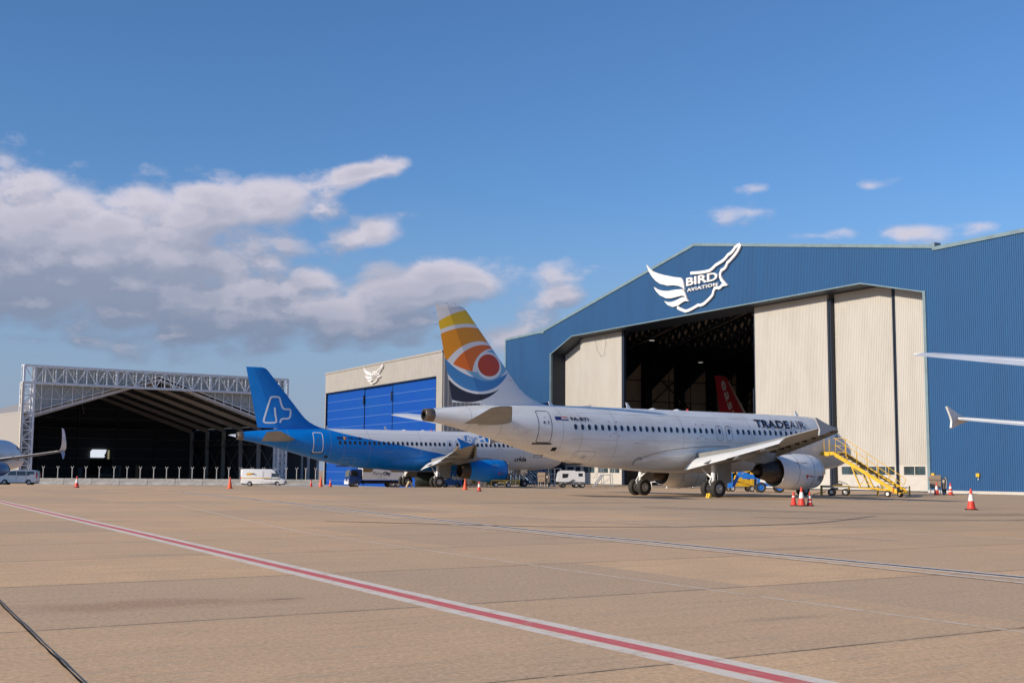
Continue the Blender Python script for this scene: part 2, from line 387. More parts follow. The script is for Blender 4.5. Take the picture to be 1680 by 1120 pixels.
# ------------------------------------------------------------------ ground
def sstep(a, b, x):
    t = min(1, max(0, (x - a) / (b - a))); return t * t * (3 - 2 * t)
def gz(x, y):
    """apron falls away gently towards the far left hangar"""
    return -0.0145 * min(60, max(0, y - 125)) * sstep(2, -8, x)
def build_ground():
    xs = [-6000, -2500, -900, -400, -250] + list(range(-200, 201, 4)) + [250, 400, 900, 2500, 6000]
    ys = [-3000, -600, -100, -20] + list(range(0, 301, 4)) + [340, 420, 600, 1000, 2500, 9000]
    mb = MB(); nx = len(xs)
    mb.v = [(x, y, gz(x, y)) for y in ys for x in xs]
    mb.f = [(j * nx + i, j * nx + i + 1, (j + 1) * nx + i + 1, (j + 1) * nx + i) for j in range(len(ys) - 1) for i in range(nx - 1)]
    mb.mi = [0] * len(mb.f); mb.sm = [True] * len(mb.f)
    ma = bpy.data.materials.new('apron_concrete'); ma.use_nodes = True
    nt = ma.node_tree; b = nt.nodes['Principled BSDF']
    m, mix, ramp, noise = expr_nodes(nt)
    tc = nt.nodes.new('ShaderNodeTexCoord'); P = tc.outputs['Object']
    def mapped(sx, sy, rot=0):
        mp = nt.nodes.new('ShaderNodeMapping'); mp.inputs['Scale'].default_value = (sx, sy, 1); mp.inputs['Rotation'].default_value = (0, 0, rot)
        nt.links.new(P, mp.inputs['Vector']); return mp.outputs[0]
    R0 = mapped(1, 1, rad(62)); R1 = mapped(1, 1, rad(-33))
    sp = nt.nodes.new('ShaderNodeSeparateXYZ'); nt.links.new(R0, sp.inputs[0]); X = sp.outputs[1]      # across the long joints
    sp1 = nt.nodes.new('ShaderNodeSeparateXYZ'); nt.links.new(R1, sp1.inputs[0]); Y = sp1.outputs[1]   # across the cross joints
    cs = nt.nodes.new('ShaderNodeCombineXYZ'); nt.links.new(m('MULTIPLY', sp1.outputs[0], 0.5), cs.inputs[0]); nt.links.new(m('MULTIPLY', sp1.outputs[1], 4.5), cs.inputs[1])
    big = noise(P, 0.09, 6, 0.6); med = noise(P, 0.7, 8, 0.62, 0.2); fine = noise(P, 42, 6, 0.75); grit = noise(P, 150, 3, 0.7)
    streak = noise(cs.outputs[0], 0.8, 9, 0.68)
    wn = nt.nodes.new('ShaderNodeTexWhiteNoise'); wn.noise_dimensions = '2D'
    # slabs: joints every 6.4 m along x', 3.05 m along y'
    SX, SY, OX, OY = SLAB
    ix = m('FLOOR', m('DIVIDE', m('SUBTRACT', X, OX), SX)); iy = m('FLOOR', m('DIVIDE', m('SUBTRACT', Y, OY), SY))
    cb = nt.nodes.new('ShaderNodeCombineXYZ'); nt.links.new(ix, cb.inputs[0]); nt.links.new(iy, cb.inputs[1]); nt.links.new(cb.outputs[0], wn.inputs['Vector'])
    col = mix(ramp(med, 0.3, 0.7), (0.84, 0.545, 0.300), (0.72, 0.475, 0.268))
    col = mix(m('MULTIPLY', ramp(big, 0.42, 0.62), 0.5), col, (0.64, 0.435, 0.265))
    col = mix(m('MULTIPLY', ramp(wn.outputs['Value'], 0.2, 1.0), 0.72), col, (0.54, 0.385, 0.255))
    col = mix(m('MULTIPLY', ramp(streak, 0.48, 0.66), 0.45), col, (0.504, 0.339, 0.211))
    col = mix(m('MULTIPLY', ramp(fine, 0.46, 0.62), 0.42), col, (0.432, 0.265, 0.144))
    col = mix(m('MULTIPLY', ramp(grit, 0.52, 0.66), 0.35), col, (0.888, 0.636, 0.405))
    # the far apron is older and greyer
    sw = nt.nodes.new('ShaderNodeSeparateXYZ'); nt.links.new(P, sw.inputs[0])
    far = m('ADD', m('MULTIPLY', sw.outputs[1], 1.0), m('MULTIPLY', sw.outputs[0], 1.9))
    col = mix(ramp(far, 50, 66, 0, .5), col, (0.456, 0.339, 0.225))
    # rusty stain and a few darker oil marks
    def spot(cx, cy, rx, ry, rot=0):
        dx = m('SUBTRACT', sw.outputs[0], cx); dy = m('SUBTRACT', sw.outputs[1], cy)
        a = m('MULTIPLY', m('ADD', m('MULTIPLY', dx, cos(rot)), m('MULTIPLY', dy, sin(rot))), 1 / rx)
        c = m('MULTIPLY', m('ADD', m('MULTIPLY', dx, -sin(rot)), m('MULTIPLY', dy, cos(rot))), 1 / ry)
        r = m('SQRT', m('ADD', m('MULTIPLY', a, a), m('MULTIPLY', c, c)))
        return ramp(m('ADD', r, m('MULTIPLY', m('SUBTRACT', med, 0.5), 2.4)), 0.2, 1.1, 1, 0)
    col = mix(m('MULTIPLY', spot(-4.4, 15.2, 2.6, .8, rad(33)), 0.5), col, (0.36, 0.20, 0.11))
    col = mix(m('MULTIPLY', spot(-2.9, 15.9, .4, .10, rad(33)), 0.6), col, (0.10, 0.08, 0.06))
    col = mix(m('MULTIPLY', spot(3, 66, 9, 2.2, rad(20)), 0.35), col, (0.14, 0.12, 0.10))
    col = mix(m('MULTIPLY', spot(14, 78, 10, 2.5, rad(20)), 0.35), col, (0.14, 0.12, 0.10))
    pit = noise(P, 17, 7, 0.72); blot = noise(cs.outputs[0], 2.6, 7, 0.6)
    col = mix(m('MULTIPLY', ramp(pit, 0.50, 0.60), 0.40), col, (0.36, 0.24, 0.145))
    col = mix(m('MULTIPLY', ramp(pit, 0.47, 0.38), 0.40), col, (0.92, 0.68, 0.44))
    col = mix(m('MULTIPLY', ramp(blot, 0.52, 0.66), 0.28), col, (0.42, 0.345, 0.28))
    for (ox, oy, orx, ory) in ((-6.5, 24, 1.6, .35), (3.2, 14.2, .9, .22), (6.0, 27, 2.6, .5), (-14, 38, 3.5, .9), (10, 38, 3.0, .7), (1.5, 31, 1.8, .4), (20, 50, 4, 1.2), (-20, 60, 6, 1.5)):
        col = mix(m('MULTIPLY', spot(ox, oy, orx, ory, rad(30)), 0.30), col, (0.26, 0.20, 0.15))
    # joints: crack filled with dark sealant, ragged
    wob = m('MULTIPLY', m('SUBTRACT', noise(P, 6, 6, .7), 0.5), 0.035)
    def joint(V, step, off, w):
        f = m('FRACT', m('ADD', m('DIVIDE', m('SUBTRACT', m('ADD', V, wob), off), step), 0.5))
        return m('MULTIPLY', m('ABSOLUTE', m('SUBTRACT', f, 0.5)), step)
    jx = joint(X, SX, OX, 0); jy = joint(Y, SY, OY, 0)
    rag = ramp(noise(P, 2.2, 6, .7), 0.33, 0.6)
    mxj = m('MULTIPLY', ramp(jx, 0.008, 0.025, 1, 0), .0)
    myj = m('MULTIPLY', ramp(jy, 0.009, 0.028, 1, 0), m('ADD', m('MULTIPLY', rag, .75), .2))
    jj = m('MAXIMUM', mxj, myj)
    col = mix(m('MULTIPLY', m('MAXIMUM', ramp(jy, 0.01, 0.12, 1, 0), 0), .18), col, (0.2, 0.16, 0.12))
    col = mix(m('MULTIPLY', jj, 0.9), col, (0.04, 0.035, 0.03))
    nt.links.new(col, b.inputs['Base Color'])
    b.inputs['Roughness'].default_value = 0.88; b.inputs['Specular IOR Level'].default_value = 0.25
    h = m('ADD', m('MULTIPLY', fine, 0.6), m('MULTIPLY', grit, 0.35))
    h = m('SUBTRACT', h, m('MULTIPLY', jj, 1.2))
    bp = nt.nodes.new('ShaderNodeBump'); bp.inputs['Strength'].default_value = 0.55; bp.inputs['Distance'].default_value = 0.012
    nt.links.new(h, bp.inputs['Height']); nt.links.new(bp.outputs[0], b.inputs['Normal'])
    g = mb.build('ground', ma); tag(g, kind='structure'); return g
SLAB = (9.6, 3.9, -4.62, 14.67)
SLAB = (4.97, 4.97, 1.63, 13.24)
build_ground()

def paint_mat(name, col, wear=0.45):
    ma = bpy.data.materials.new(name); ma.use_nodes = True; nt = ma.node_tree; b = nt.nodes['Principled BSDF']
    m, mix, ramp, noise = expr_nodes(nt)
    tc = nt.nodes.new('ShaderNodeTexCoord'); P = tc.outputs['Object']
    n = noise(P, 3.2, 8, .75); f = noise(P, 45, 5, .8)
    c = mix(m('MULTIPLY', ramp(f, .4, .75), .35), col, tuple(x * .62 for x in col))
    c = mix(m('MULTIPLY', ramp(n, .50, .62), wear), c, (0.55, 0.41, 0.28))
    nt.links.new(c, b.inputs['Base Color']); b.inputs['Roughness'].default_value = .8; b.inputs['Specular IOR Level'].default_value = .3
    bp = nt.nodes.new('ShaderNodeBump'); bp.inputs['Strength'].default_value = .4; bp.inputs['Distance'].default_value = .01
    nt.links.new(f, bp.inputs['Height']); nt.links.new(bp.outputs[0], b.inputs['Normal'])
    return ma
PW = paint_mat('line_white', (0.84, 0.74, 0.62), .55); PR = paint_mat('line_red', (0.72, 0.16, 0.16), .35)
PN = paint_mat('line_dark_blue', (0.05, 0.06, 0.085), .5); PF = paint_mat('line_faded', (0.80, 0.71, 0.58), .85); PBK = mat('joint_black', (0.02, 0.018, 0.016), .95, spec=.1)
PREDB = paint_mat('edge_red', (0.35, 0.07, 0.05), .3)
def stripe(name, pts, w, z, ma, ragged=0.0):
    P = smoothcurve([Vector((p[0], p[1])) for p in pts], 14)
    L_, R_ = ribbon(P, w); mb = MB(); n = len(P)
    rr = lambda: random.uniform(-ragged, ragged)
    L_ = [(p[0] + rr(), p[1] + rr()) for p in L_]; R_ = [(p[0] + rr(), p[1] + rr()) for p in R_]
    mb.add([(p[0], p[1], gz(*p) + z) for p in L_] + [(p[0], p[1], gz(*p) + z) for p in R_], [(i, i + 1, n + i + 1, n + i) for i in range(n - 1)])
    return tag(mb.build(name, ma), kind='structure')
RED = [(-26.9, 64.2), (-25.1, 61.0), (-16.6, 45.0), (-9.6, 31.9), (-4.05, 21.4), (-1.05, 15.75), (0.02, 13.78), (1.71, 10.78), (2.75, 8.9), (4.5, 5.6), (8, -1)]
stripe('painted_line', RED, 0.60, 0.004, PW, .004)
stripe('painted_line', RED, 0.205, 0.008, PR, .003)
BL = [(-24, 90), (-12.56, 65), (0.03, 36.0), (3.53, 28.9), (5.81, 24.3), (8.16, 19.85), (11.5, 13.4)]
stripe('painted_line', BL, 0.52, 0.004, PW)
stripe('painted_line', BL, 0.17, 0.008, PN)
stripe('painted_line', [(-9, 54), (-3.5, 41.5), (0.4, 33.4), (3.4, 27.6), (5.2, 24.0), (7.4, 19.5), (9.5, 15.3)], 0.17, 0.012, PF, .01)
stripe('painted_line', [(-15.7, 58.2), (-6.5, 35.3), (-4.2, 30.4), (0.03, 22.5), (2.91, 17.3), (4.71, 14.1), (6.6, 10.9)], 0.06, 0.004, PF, .01)
stripe('painted_line', [(-13, 74), (-2, 51.5), (1, 46.5), (7, 39), (12.6, 32.2), (16, 28)], 0.13, 0.004, PF, .01)
stripe('painted_line', [(-20, 78), (-8.5, 58), (-2, 48), (2.5, 41.5), (9.5, 30.5)], 0.10, 0.016, PF, .01)
stripe('painted_line', [(-2, 62), (8, 52), (14, 47), (24, 39)], 0.12, 0.012, PF, .01)
stripe('painted_line', [(1.5, 82), (12, 66), (26, 45)], 0.12, 0.016, PF, .01)
PT = paint_mat('tyre_mark_rubber', (0.42, 0.32, 0.235), .95)
for pts in ([(6, 58), (12, 52), (18, 50), (25, 52)], [(6.4, 59.5), (12.3, 53.6), (18.2, 51.6), (25, 53.6)], [(9, 46), (15, 44), (20, 46), (24, 52)], [(-6, 40), (2, 37), (9, 40), (14, 48)]):
    stripe('tyre_mark', pts, .22, .014, PT, .02)
stripe('expansion_joint', [(-11.73, 25.67), (-6.11, 14.99), (-3.3, 9.65), (-.49, 4.31), (.916, 1.64)], 0.024, 0.020, PBK, .005)
stripe('pavement_edge', [(36.4, 104.2), (29, 118), (10, 150.5), (4, 160)], .5, 0.012, PREDB)

# ------------------------------------------------------------------ aircraft (local x = forward from main gear, y = port, z up)
FS = [(0, 3.22, 3.26, .02), (.12, 2.92, 3.55, .36), (.45, 2.55, 3.92, .74), (1.0, 2.28, 4.30, 1.08), (1.6, 2.11, 4.66, 1.34), (2.2, 2.0, 5.06, 1.54), (2.8, 1.93, 5.42, 1.70),
      (3.6, 1.88, 5.72, 1.85), (4.6, 1.85, 5.88, 1.93), (6.0, 1.84, 5.93, 1.97), (10, 1.84, 5.94, 1.975), (16, 1.84, 5.94, 1.975), (22.4, 1.84, 5.94, 1.975), (24.4, 1.92, 5.94, 1.975), (26.4, 2.14, 5.93, 1.94),
      (28.4, 2.52, 5.91, 1.83), (30.4, 3.0, 5.86, 1.64), (32.4, 3.52, 5.79, 1.36), (34.4, 4.03, 5.68, .98), (36.0, 4.38, 5.54, .64), (37.2, 4.60, 5.42, .42), (37.45, 4.64, 5.39, .375)]
_fx = [s[0] for s in FS]
def _pch(i, x):
    ys = [s[i] for s in FS]; k = max(0, min(len(FS) - 2, next((j for j in range(len(FS) - 1) if x <= _fx[j + 1]), len(FS) - 2)))
    h = _fx[k + 1] - _fx[k]; t = (x - _fx[k]) / h
    def sl(j):
        if j <= 0 or j >= len(FS) - 1: 
            j0 = max(0, min(len(FS) - 2, j if j <= 0 else j - 1)); return (ys[j0 + 1] - ys[j0]) / (_fx[j0 + 1] - _fx[j0])
        a = (ys[j] - ys[j - 1]) / (_fx[j] - _fx[j - 1]); b = (ys[j + 1] - ys[j]) / (_fx[j + 1] - _fx[j])
        return 0 if a * b <= 0 else 2 * a * b / (a + b)
    d0, d1 = sl(k) * h, sl(k + 1) * h
    return ys[k] * (2 * t**3 - 3 * t * t + 1) + d0 * (t**3 - 2 * t * t + t) + ys[k + 1] * (-2 * t**3 + 3 * t * t) + d1 * (t**3 - t * t)
def fus(x):
    zb, zt, hw = _pch(1, x), _pch(2, x), _pch(3, x); return (zb + zt) / 2, (zt - zb) / 2, hw
def X(xa): return 17.71 - xa
def skin(xa, z, off=0.0, side=-1):
    zc, hz, hw = fus(xa); q = max(-.999, min(.999, (z - zc) / hz)); y = hw * sqrt(1 - q * q)
    n = Vector((y / hw**2, (z - zc) / hz**2)).normalized()
    return (X(xa), side * (y + n.x * off), z + n.y * off)
def patch(mb, xa, z, w, h, off, r=.3, mi=0, seg=5):
    """rounded-rectangle plate lying on the starboard skin"""
    pts = []
    rr = min(w, h) * r if r < 1 else min(w, h) / 2
    for cx, cz, a0 in ((w / 2 - rr, h / 2 - rr, 0), (-w / 2 + rr, h / 2 - rr, 90), (-w / 2 + rr, -h / 2 + rr, 180), (w / 2 - rr, -h / 2 + rr, 270)):
        for k in range(seg): a = rad(a0 + 90 * k / (seg - 1)); pts.append((cx + rr * cos(a), cz + rr * sin(a)))
    n = len(pts)
    outer = [skin(xa + p[0], z + p[1], off) for p in pts]; base = [skin(xa + p[0], z + p[1], -.01) for p in pts]
    c = skin(xa, z, off)
    mb.add(outer + base + [c], [(i, (i + 1) % n, 2 * n) for i in range(n)] + [(i, (i + 1) % n, (i + 1) % n + n, i + n) for i in range(n)], mi)
    return mb
def outline(mb, xa, z, w, h, lw, off, r=.25, mi=0, seg=6, step=.15):
    rr = min(w, h) * r; pts = []
    for cx, cz, a0 in ((w / 2 - rr, h / 2 - rr, 0), (-w / 2 + rr, h / 2 - rr, 90), (-w / 2 + rr, -h / 2 + rr, 180), (w / 2 - rr, -h / 2 + rr, 270)):
        for k in range(seg): a = rad(a0 + 90 * k / (seg - 1)); pts.append((cx, cz, cos(a), sin(a)))
    P = [(a + rr * c, b + rr * s, c, s) for a, b, c, s in pts]; Q = []
    for i in range(len(P)):
        a, b = P[i], P[(i + 1) % len(P)]; d = math.hypot(a[0] - b[0], a[1] - b[1]); k = max(1, int(d / step))
        for j in range(k): t = j / k; Q.append(tuple(a[q] * (1 - t) + b[q] * t for q in range(4)))
    n = len(Q)
    o = [skin(xa + p[0] + p[2] * lw / 2, z + p[1] + p[3] * lw / 2, off) for p in Q]; q = [skin(xa + p[0] - p[2] * lw / 2, z + p[1] - p[3] * lw / 2, off) for p in Q]
    mb.add(o + q, [(i, (i + 1) % n, (i + 1) % n + n, i + n) for i in range(n)], mi)
    return mb
def naca(c, t): return 5 * t * (.2969 * sqrt(max(c, 0)) - .126 * c - .3516 * c * c + .2843 * c**3 - .1036 * c**4)
def foil(t, c0=0.0, c1=1.0, n=12, camber=0.0):
    """points (c, z) TE lower -> LE -> TE upper within c0..c1"""
    cs = [c0 + (c1 - c0) * (1 - cos(pi * k / n)) / 2 if c0 == 0 else c0 + (c1 - c0) * k / n for k in range(n + 1)]
    cam = lambda c: camber * 4 * c * (1 - c)
    lo = [(c, cam(c) - naca(c, t)) for c in cs[::-1]]; up = [(c, cam(c) + naca(c, t)) for c in (cs[1:] if c0 == 0 else cs)]
    return lo + up
# --- lifting surface planforms
def wing_at(R):
    if R < 6.4: le, te = 12.75 + (R - 1.98) * .511, 18.95
    else: le = 12.75 + (R - 1.98) * .511; te = 18.95 + (R - 6.4) * (21.97 - 18.95) / (17.05 - 6.4)
    z = 2.72 + (R - 1.98) * .092 + max(0, R - 8)**2 * .0012
    t = .145 - .04 * min(1, (R - 1.98) / 8)
    return le, te - le, z, t
def build_wing(root, s, kind, mats, detail=True):
    """s=-1 starboard, +1 port"""
    WM, FL, DK = mats['wing'], mats['flap'], DARKM
    rings = []
    for R in (1.2, 1.98, 3.2, 4.8, 6.4, 8.5, 11, 13, 15, 16.6, 17.0):
        le, ch, z, t = wing_at(R); tw = rad(2.5 - R * .22)
        pr = foil(t, 0, .76 if R < 12.9 else .80, 14, .012)
        rings.append([(X(le + c * ch), s * R, z + zz * ch + (.45 - c) * ch * math.tan(tw)) for c, zz in pr])
    w = MB().loft(rings, 0, True).build('wing', [WM], root, 40)
    def panel(name, R0, R1, c0, cl, defl, drop, aft, m_, parent, tt=.13):
        rg = []
        for R in np.linspace(R0, R1, 6):
            le, ch, z, t = wing_at(R); tw = rad(2.5 - R * .22)
            x0 = le + c0 * ch + aft * ch; z0 = z + (.45 - c0) * ch * math.tan(tw) - drop * ch; cc = cl * ch; a = rad(defl)
            rg.append([(X(x0 + c * cc * cos(a) + zz * cc * sin(a)), s * R, z0 - c * cc * sin(a) + zz * cc * cos(a)) for c, zz in foil(tt, 0, 1, 8, .02)])
        return MB().loft(rg, 0, True).build(name, [m_], parent, 40)
    d = {'A': (34, 0.0), 'B': (34, 0.0), 'C': (28, 0), 'D': (2, 0)}[kind]
    if kind != 'D':
        panel('flap', 2.12, 6.25, .775, .24, d[0], .012, .0, FL, w); panel('flap', 6.36, 12.75, .775, .255, d[0] - 3, .010, .0, FL, w)
        panel('aileron', 13.35, 16.75, .805, .21, 9, .0, .0, FL, w)
    else:
        panel('flap', 2.12, 16.3, .77, .23, 2, .0, .0, FL, w)
    if detail and kind != 'D':
        # drooped slats with their tracks
        sl = []
        for R0, R1 in ((2.7, 4.9), (6.75, 9.2), (9.25, 11.8), (11.85, 14.3), (14.35, 16.7)):
            rg = []
            for R in (R0, (R0 + R1) / 2, R1):
                le, ch, z, t = wing_at(R); tw = rad(2.5 - R * .22); hh = .17 * ch; z0 = z + .45 * ch * math.tan(tw)
                P = [(-.05, -.62), (-.30, -.60), (-.46, -.38), (-.44, -.12), (-.22, .10), (.10, .22), (.42, .27), (.40, .22), (.10, .12), (-.10, -.04), (-.16, -.28)]
                rg.append([(X(le + a * hh - .06 * ch), s * R, z0 + b * hh - .028 * ch) for a, b in P])
            MB().loft(rg, 0, False).build('slat', [WM], w)
        for R in (3.2, 4.4, 7.2, 8.7, 9.8, 11.2, 12.4, 13.7, 14.8, 16.2):
            le, ch, z, t = wing_at(R); z0 = z + .45 * ch * math.tan(rad(2.5 - R * .22))
            tr = MB(); tr.box(X(le + .11 * ch), X(le - .03 * ch), s * R - .035, s * R + .035, z0 - .07 * ch, z0 - .02 * ch)
            tr.build('slat_track', DK, w)
    # flap track fairings
    for R, sc in (((4.55, .8), (7.75, 1.0), (11.0, .8)) if kind != 'D' else ((7.0, .9), (10.5, .8))):
        le, ch, z, t = wing_at(R); x1 = le + ch + .34 * sc; x0 = le + ch * .48; rg = []
        zb = z - .085 * ch - .05; zt = z - (.80 if kind != 'D' else .12) * (.55 + .45 * sc) + (.12 if R > 9 else 0)
        for k in range(11):
            q = k / 10; r = .23 * sc * sin(pi * min(1, q * 1.15 + .02)**.8) if q < .85 else .23 * sc * (1 - q) / .15 * .55 + .02
            r = max(.02, .21 * sc * (1 - abs(2 * q - 1)**2.2))
            xx = x0 + (x1 - x0) * q; zz = zb + (zt - zb) * q * q
            rg.append([(X(xx), s * R + .72 * r * cos(a), zz + r * 1.15 * sin(a)) for a in [2 * pi * j / 12 for j in range(12)]])
        MB().loft(rg, 0, True).build('flap_fairing', [WM], w, 60)
    # wing tip
    le, ch, z, t = wing_at(17.05); tm = mats['tip']
    if kind != 'D':
        P = [(20.5, z - .05), (20.95, z + .06), (21.5, z + .22), (22.28, z + .54), (22.36, z + .52), (22.14, z + .16), (22.05, z + .0), (22.0, z - .14), (22.06, z - .44), (21.97, z - .47), (21.5, z - .30), (20.9, z - .14)]
        th = .045
        MB().prism(P, lambda a, b: (X(a), s * 17.00, b), lambda a, b: (X(a), s * 17.10, b)).build('wingtip_fence', [tm], w)
    else:
        pth = [(17.0, 0, 1.5, 0), (17.35, .05, 1.45, .25), (17.6, .35, 1.3, .5), (17.78, .9, 1.1, .85), (17.9, 1.7, .8, 1.35), (17.97, 2.5, .48, 1.9), (17.98, 2.62, .2, 2.3)]
        rg = [[(X(le + dx + c * cc), s * (R + zz * cc * .9), z + dz) for c, zz in foil(.10, 0, 1, 6)] for R, dz, cc, dx in pth]
        MB().loft(rg, 0, True).build('winglet', [tm], w, 50)
        pth = [(17.3, -.02, 1.2, .3), (17.6, -.35, .8, .75), (17.85, -.85, .35, 1.4), (17.9, -.95, .1, 1.6)]
        rg = [[(X(le + dx + c * cc), s * (R + zz * cc * .9), z + dz) for c, zz in foil(.12, 0, 1, 6)] for R, dz, cc, dx in pth]
        MB().loft(rg, 0, True).build('winglet_strake', [mats['body2']], w, 50)
    return w
def build_engine(root, s, kind, col, yR=5.75):
    zc = 1.74
    o = (0, s * yR, zc)
    if kind == 'cfm':
        prof = [(X(11.2), .80), (X(10.6), .90), (X(10.35), .97), (X(10.27), 1.03), (X(10.33), 1.09), (X(10.7), 1.16), (X(11.4), 1.215), (X(12.2), 1.225), (X(13.0), 1.18), (X(13.6), 1.10), (X(14.05), 1.015), (X(14.05), .985), (X(13.2), 1.04), (X(12.9), 1.0)]
        n = MB().lathe(prof, o, 'x', 48).build('nacelle', [col], root, 50)
        core = MB().lathe([(X(12.9), 1.0), (X(12.9), .82), (X(13.6), .80), (X(14.3), .70), (X(14.9), .58), (X(15.45), .47), (X(15.5), .45), (X(15.3), .43)], o, 'x', 40).build('engine_core', [BURNT], root, 50)
        MB().lathe([(X(15.1), .30), (X(15.6), .22), (X(16.15), .06), (X(16.2), .001)], o, 'x', 24).lathe([(X(15.1), .43), (X(15.1), .01)], o, 'x', 24).build('exhaust_cone', [BURNT], core, 50)
    else:
        prof = [(X(11.6), .78), (X(11.0), .88), (X(10.85), .96), (X(10.76), 1.0), (X(10.82), 1.06), (X(11.2), 1.13), (X(11.9), 1.18), (X(13.1), 1.17), (X(14.1), 1.07), (X(15.0), .90), (X(15.15), .86)]
        n = MB().lathe(prof, o, 'x', 48).build('nacelle', [col], root, 50)
        core = MB().lathe([(X(15.15), .85), (X(15.5), .79), (X(16.1), .68), (X(16.12), .66), (X(15.3), .66)], o, 'x', 40).lathe([(X(15.4), .66), (X(15.4), .01)], o, 'x', 32, 1).build('exhaust_nozzle', [BURNT, BLACK], root, 50)
    MB().lathe([(X(10.45 if kind == 'cfm' else 10.95), .985), (X(10.30 if kind == 'cfm' else 10.79), 1.0), (X(10.22 if kind == 'cfm' else 10.71), 1.035), (X(10.32 if kind == 'cfm' else 10.81), 1.10), (X(10.48 if kind == 'cfm' else 10.97), 1.135)], o, 'x', 48).build('inlet_lip', [CHROME], n, 60)
    MB().lathe([(X(11.3), .8), (X(11.3), .01)], o, 'x', 32).build('fan', [DARKM], n)
    # seams
    sm = MB()
    for xa, r in ((11.35, 1.218), (12.75, 1.203)) if kind == 'cfm' else ((12.6, 1.182), (14.6, .985)):
        sm.lathe([(X(xa), r), (X(xa) - .03, r + .001)], o, 'x', 48)
    sm.build('cowl_seam', [LINED], n)
    # pylon
    P = [(11.7, zc + 1.0), (12.6, zc + 1.30), (14.2, zc + 1.38), (16.6, zc + 1.15), (17.3, zc + .95), (16.2, zc + .62), (14.8, zc + .48), (13.6, zc + .6), (12.6, zc + .9)]
    MB().prism(P, lambda a, b: (X(a), s * yR - .17, b), lambda a, b: (X(a), s * yR + .17, b)).build('pylon', [WINGGREY], root)
    mk = MB()
    def on(xa, ang, r): return (X(xa), s * yR + (-1 if s < 0 else 1) * r * sin(ang), zc + r * cos(ang))
    for xa, a, w_, h_, mi in ((10.75, 110, .22, .13, 1), (10.8, 118, .12, .1, 1), (11.9, 104, .35, .05, 0), (12.05, 112, .06, .28, 0), (11.5, 107, .28, .03, 1), (12.5, 62, .5, .05, 2)):
        r = 1.235 if kind == 'cfm' else 1.19
        mk.add([on(xa - w_, rad(a - h_ * 48), r), on(xa + w_, rad(a - h_ * 48), r), on(xa + w_, rad(a + h_ * 48 * 0), r), on(xa - w_, rad(a), r)], [(0, 1, 2, 3)], mi)
    if s < 0: mk.build('cowl_markings', [REDM, LINED, LINE], n)
    return n
def build_gear(root, s, detail=True):
    g = MB(); R = 3.8
    g.tube([(0.35, s * (R - .35), 3.0), (0.05, s * (R - .02), 1.5), (0, s * R, .95)], [.17, .155, .14], 12)
    g.tube([(0, s * R, 1.0), (0, s * R, .55)], .095, 12, 1)
    g.tube([(0, s * (R - .75), .585), (0, s * (R + .75), .585)], .09, 10, 1)
    g.tube([(-.05, s * (R - .05), 1.25), (.1, s * (R - 1.7), 2.3)], .065, 8)
    g.tube([(-.12, s * R, 1.35), (-.34, s * R, 1.05), (-.16, s * R, .70)], .04, 8)
    leg = g.build('main_gear_strut', [WHITE, CHROME], root, 50)
    MB().hexa([(1.45, s * (R + .22), .98), (.15, s * (R + .30), .90), (.15, s * (R + .34), .90), (1.45, s * (R + .26), .98)], [(1.6, s * (R + .05), 2.7), (.15, s * (R + .1), 2.7), (.15, s * (R + .14), 2.7), (1.6, s * (R + .09), 2.7)]).build('gear_door', [WINGGREY], leg)
    for yy in (-.463, .463):
        wheel(leg, (0, s * R + yy, .585), .585, .42, s)
def wheel(parent, c, r, w, s=-1, rimf=.50, rim=None, tyre=None):
    x, y, z = c; h = w / 2
    t = MB().lathe([(-h * .62, r * rimf), (-h * .92, r * .66), (-h, r * .80), (-h * .90, r * .93), (-h * .62, r * .99), (0, r), (h * .62, r * .99), (h * .90, r * .93), (h, r * .80), (h * .92, r * .66), (h * .62, r * rimf)], (x, y, z), 'y', 32)
    t.lathe([(-h * .62, r * rimf), (h * .62, r * rimf)], (x, y, z), 'y', 32)
    o = t.build('tyre', [tyre or TYRE], parent, 50)
    q = MB()
    for sg in (-1, 1):
        q.lathe([(sg * h * .66, r * rimf * 1.02), (sg * h * .72, r * rimf * .90), (sg * h * .35, r * rimf * .72), (sg * h * .42, r * rimf * .34), (sg * h * .75, r * rimf * .26), (sg * h * .75, .001)], (x, y, z), 'y', 24)
    for k in range(8):
        a = 2 * pi * k / 8
        for sg in (-1, 1): q.tube([(x + r * rimf * .55 * cos(a), y + sg * h * .3, z + r * rimf * .55 * sin(a)), (x + r * rimf * .55 * cos(a), y + sg * h * .46, z + r * rimf * .55 * sin(a))], r * .035, 6, 1)
    q.build('rim', [rim or RIM, DARKM], o, 50)
    return o
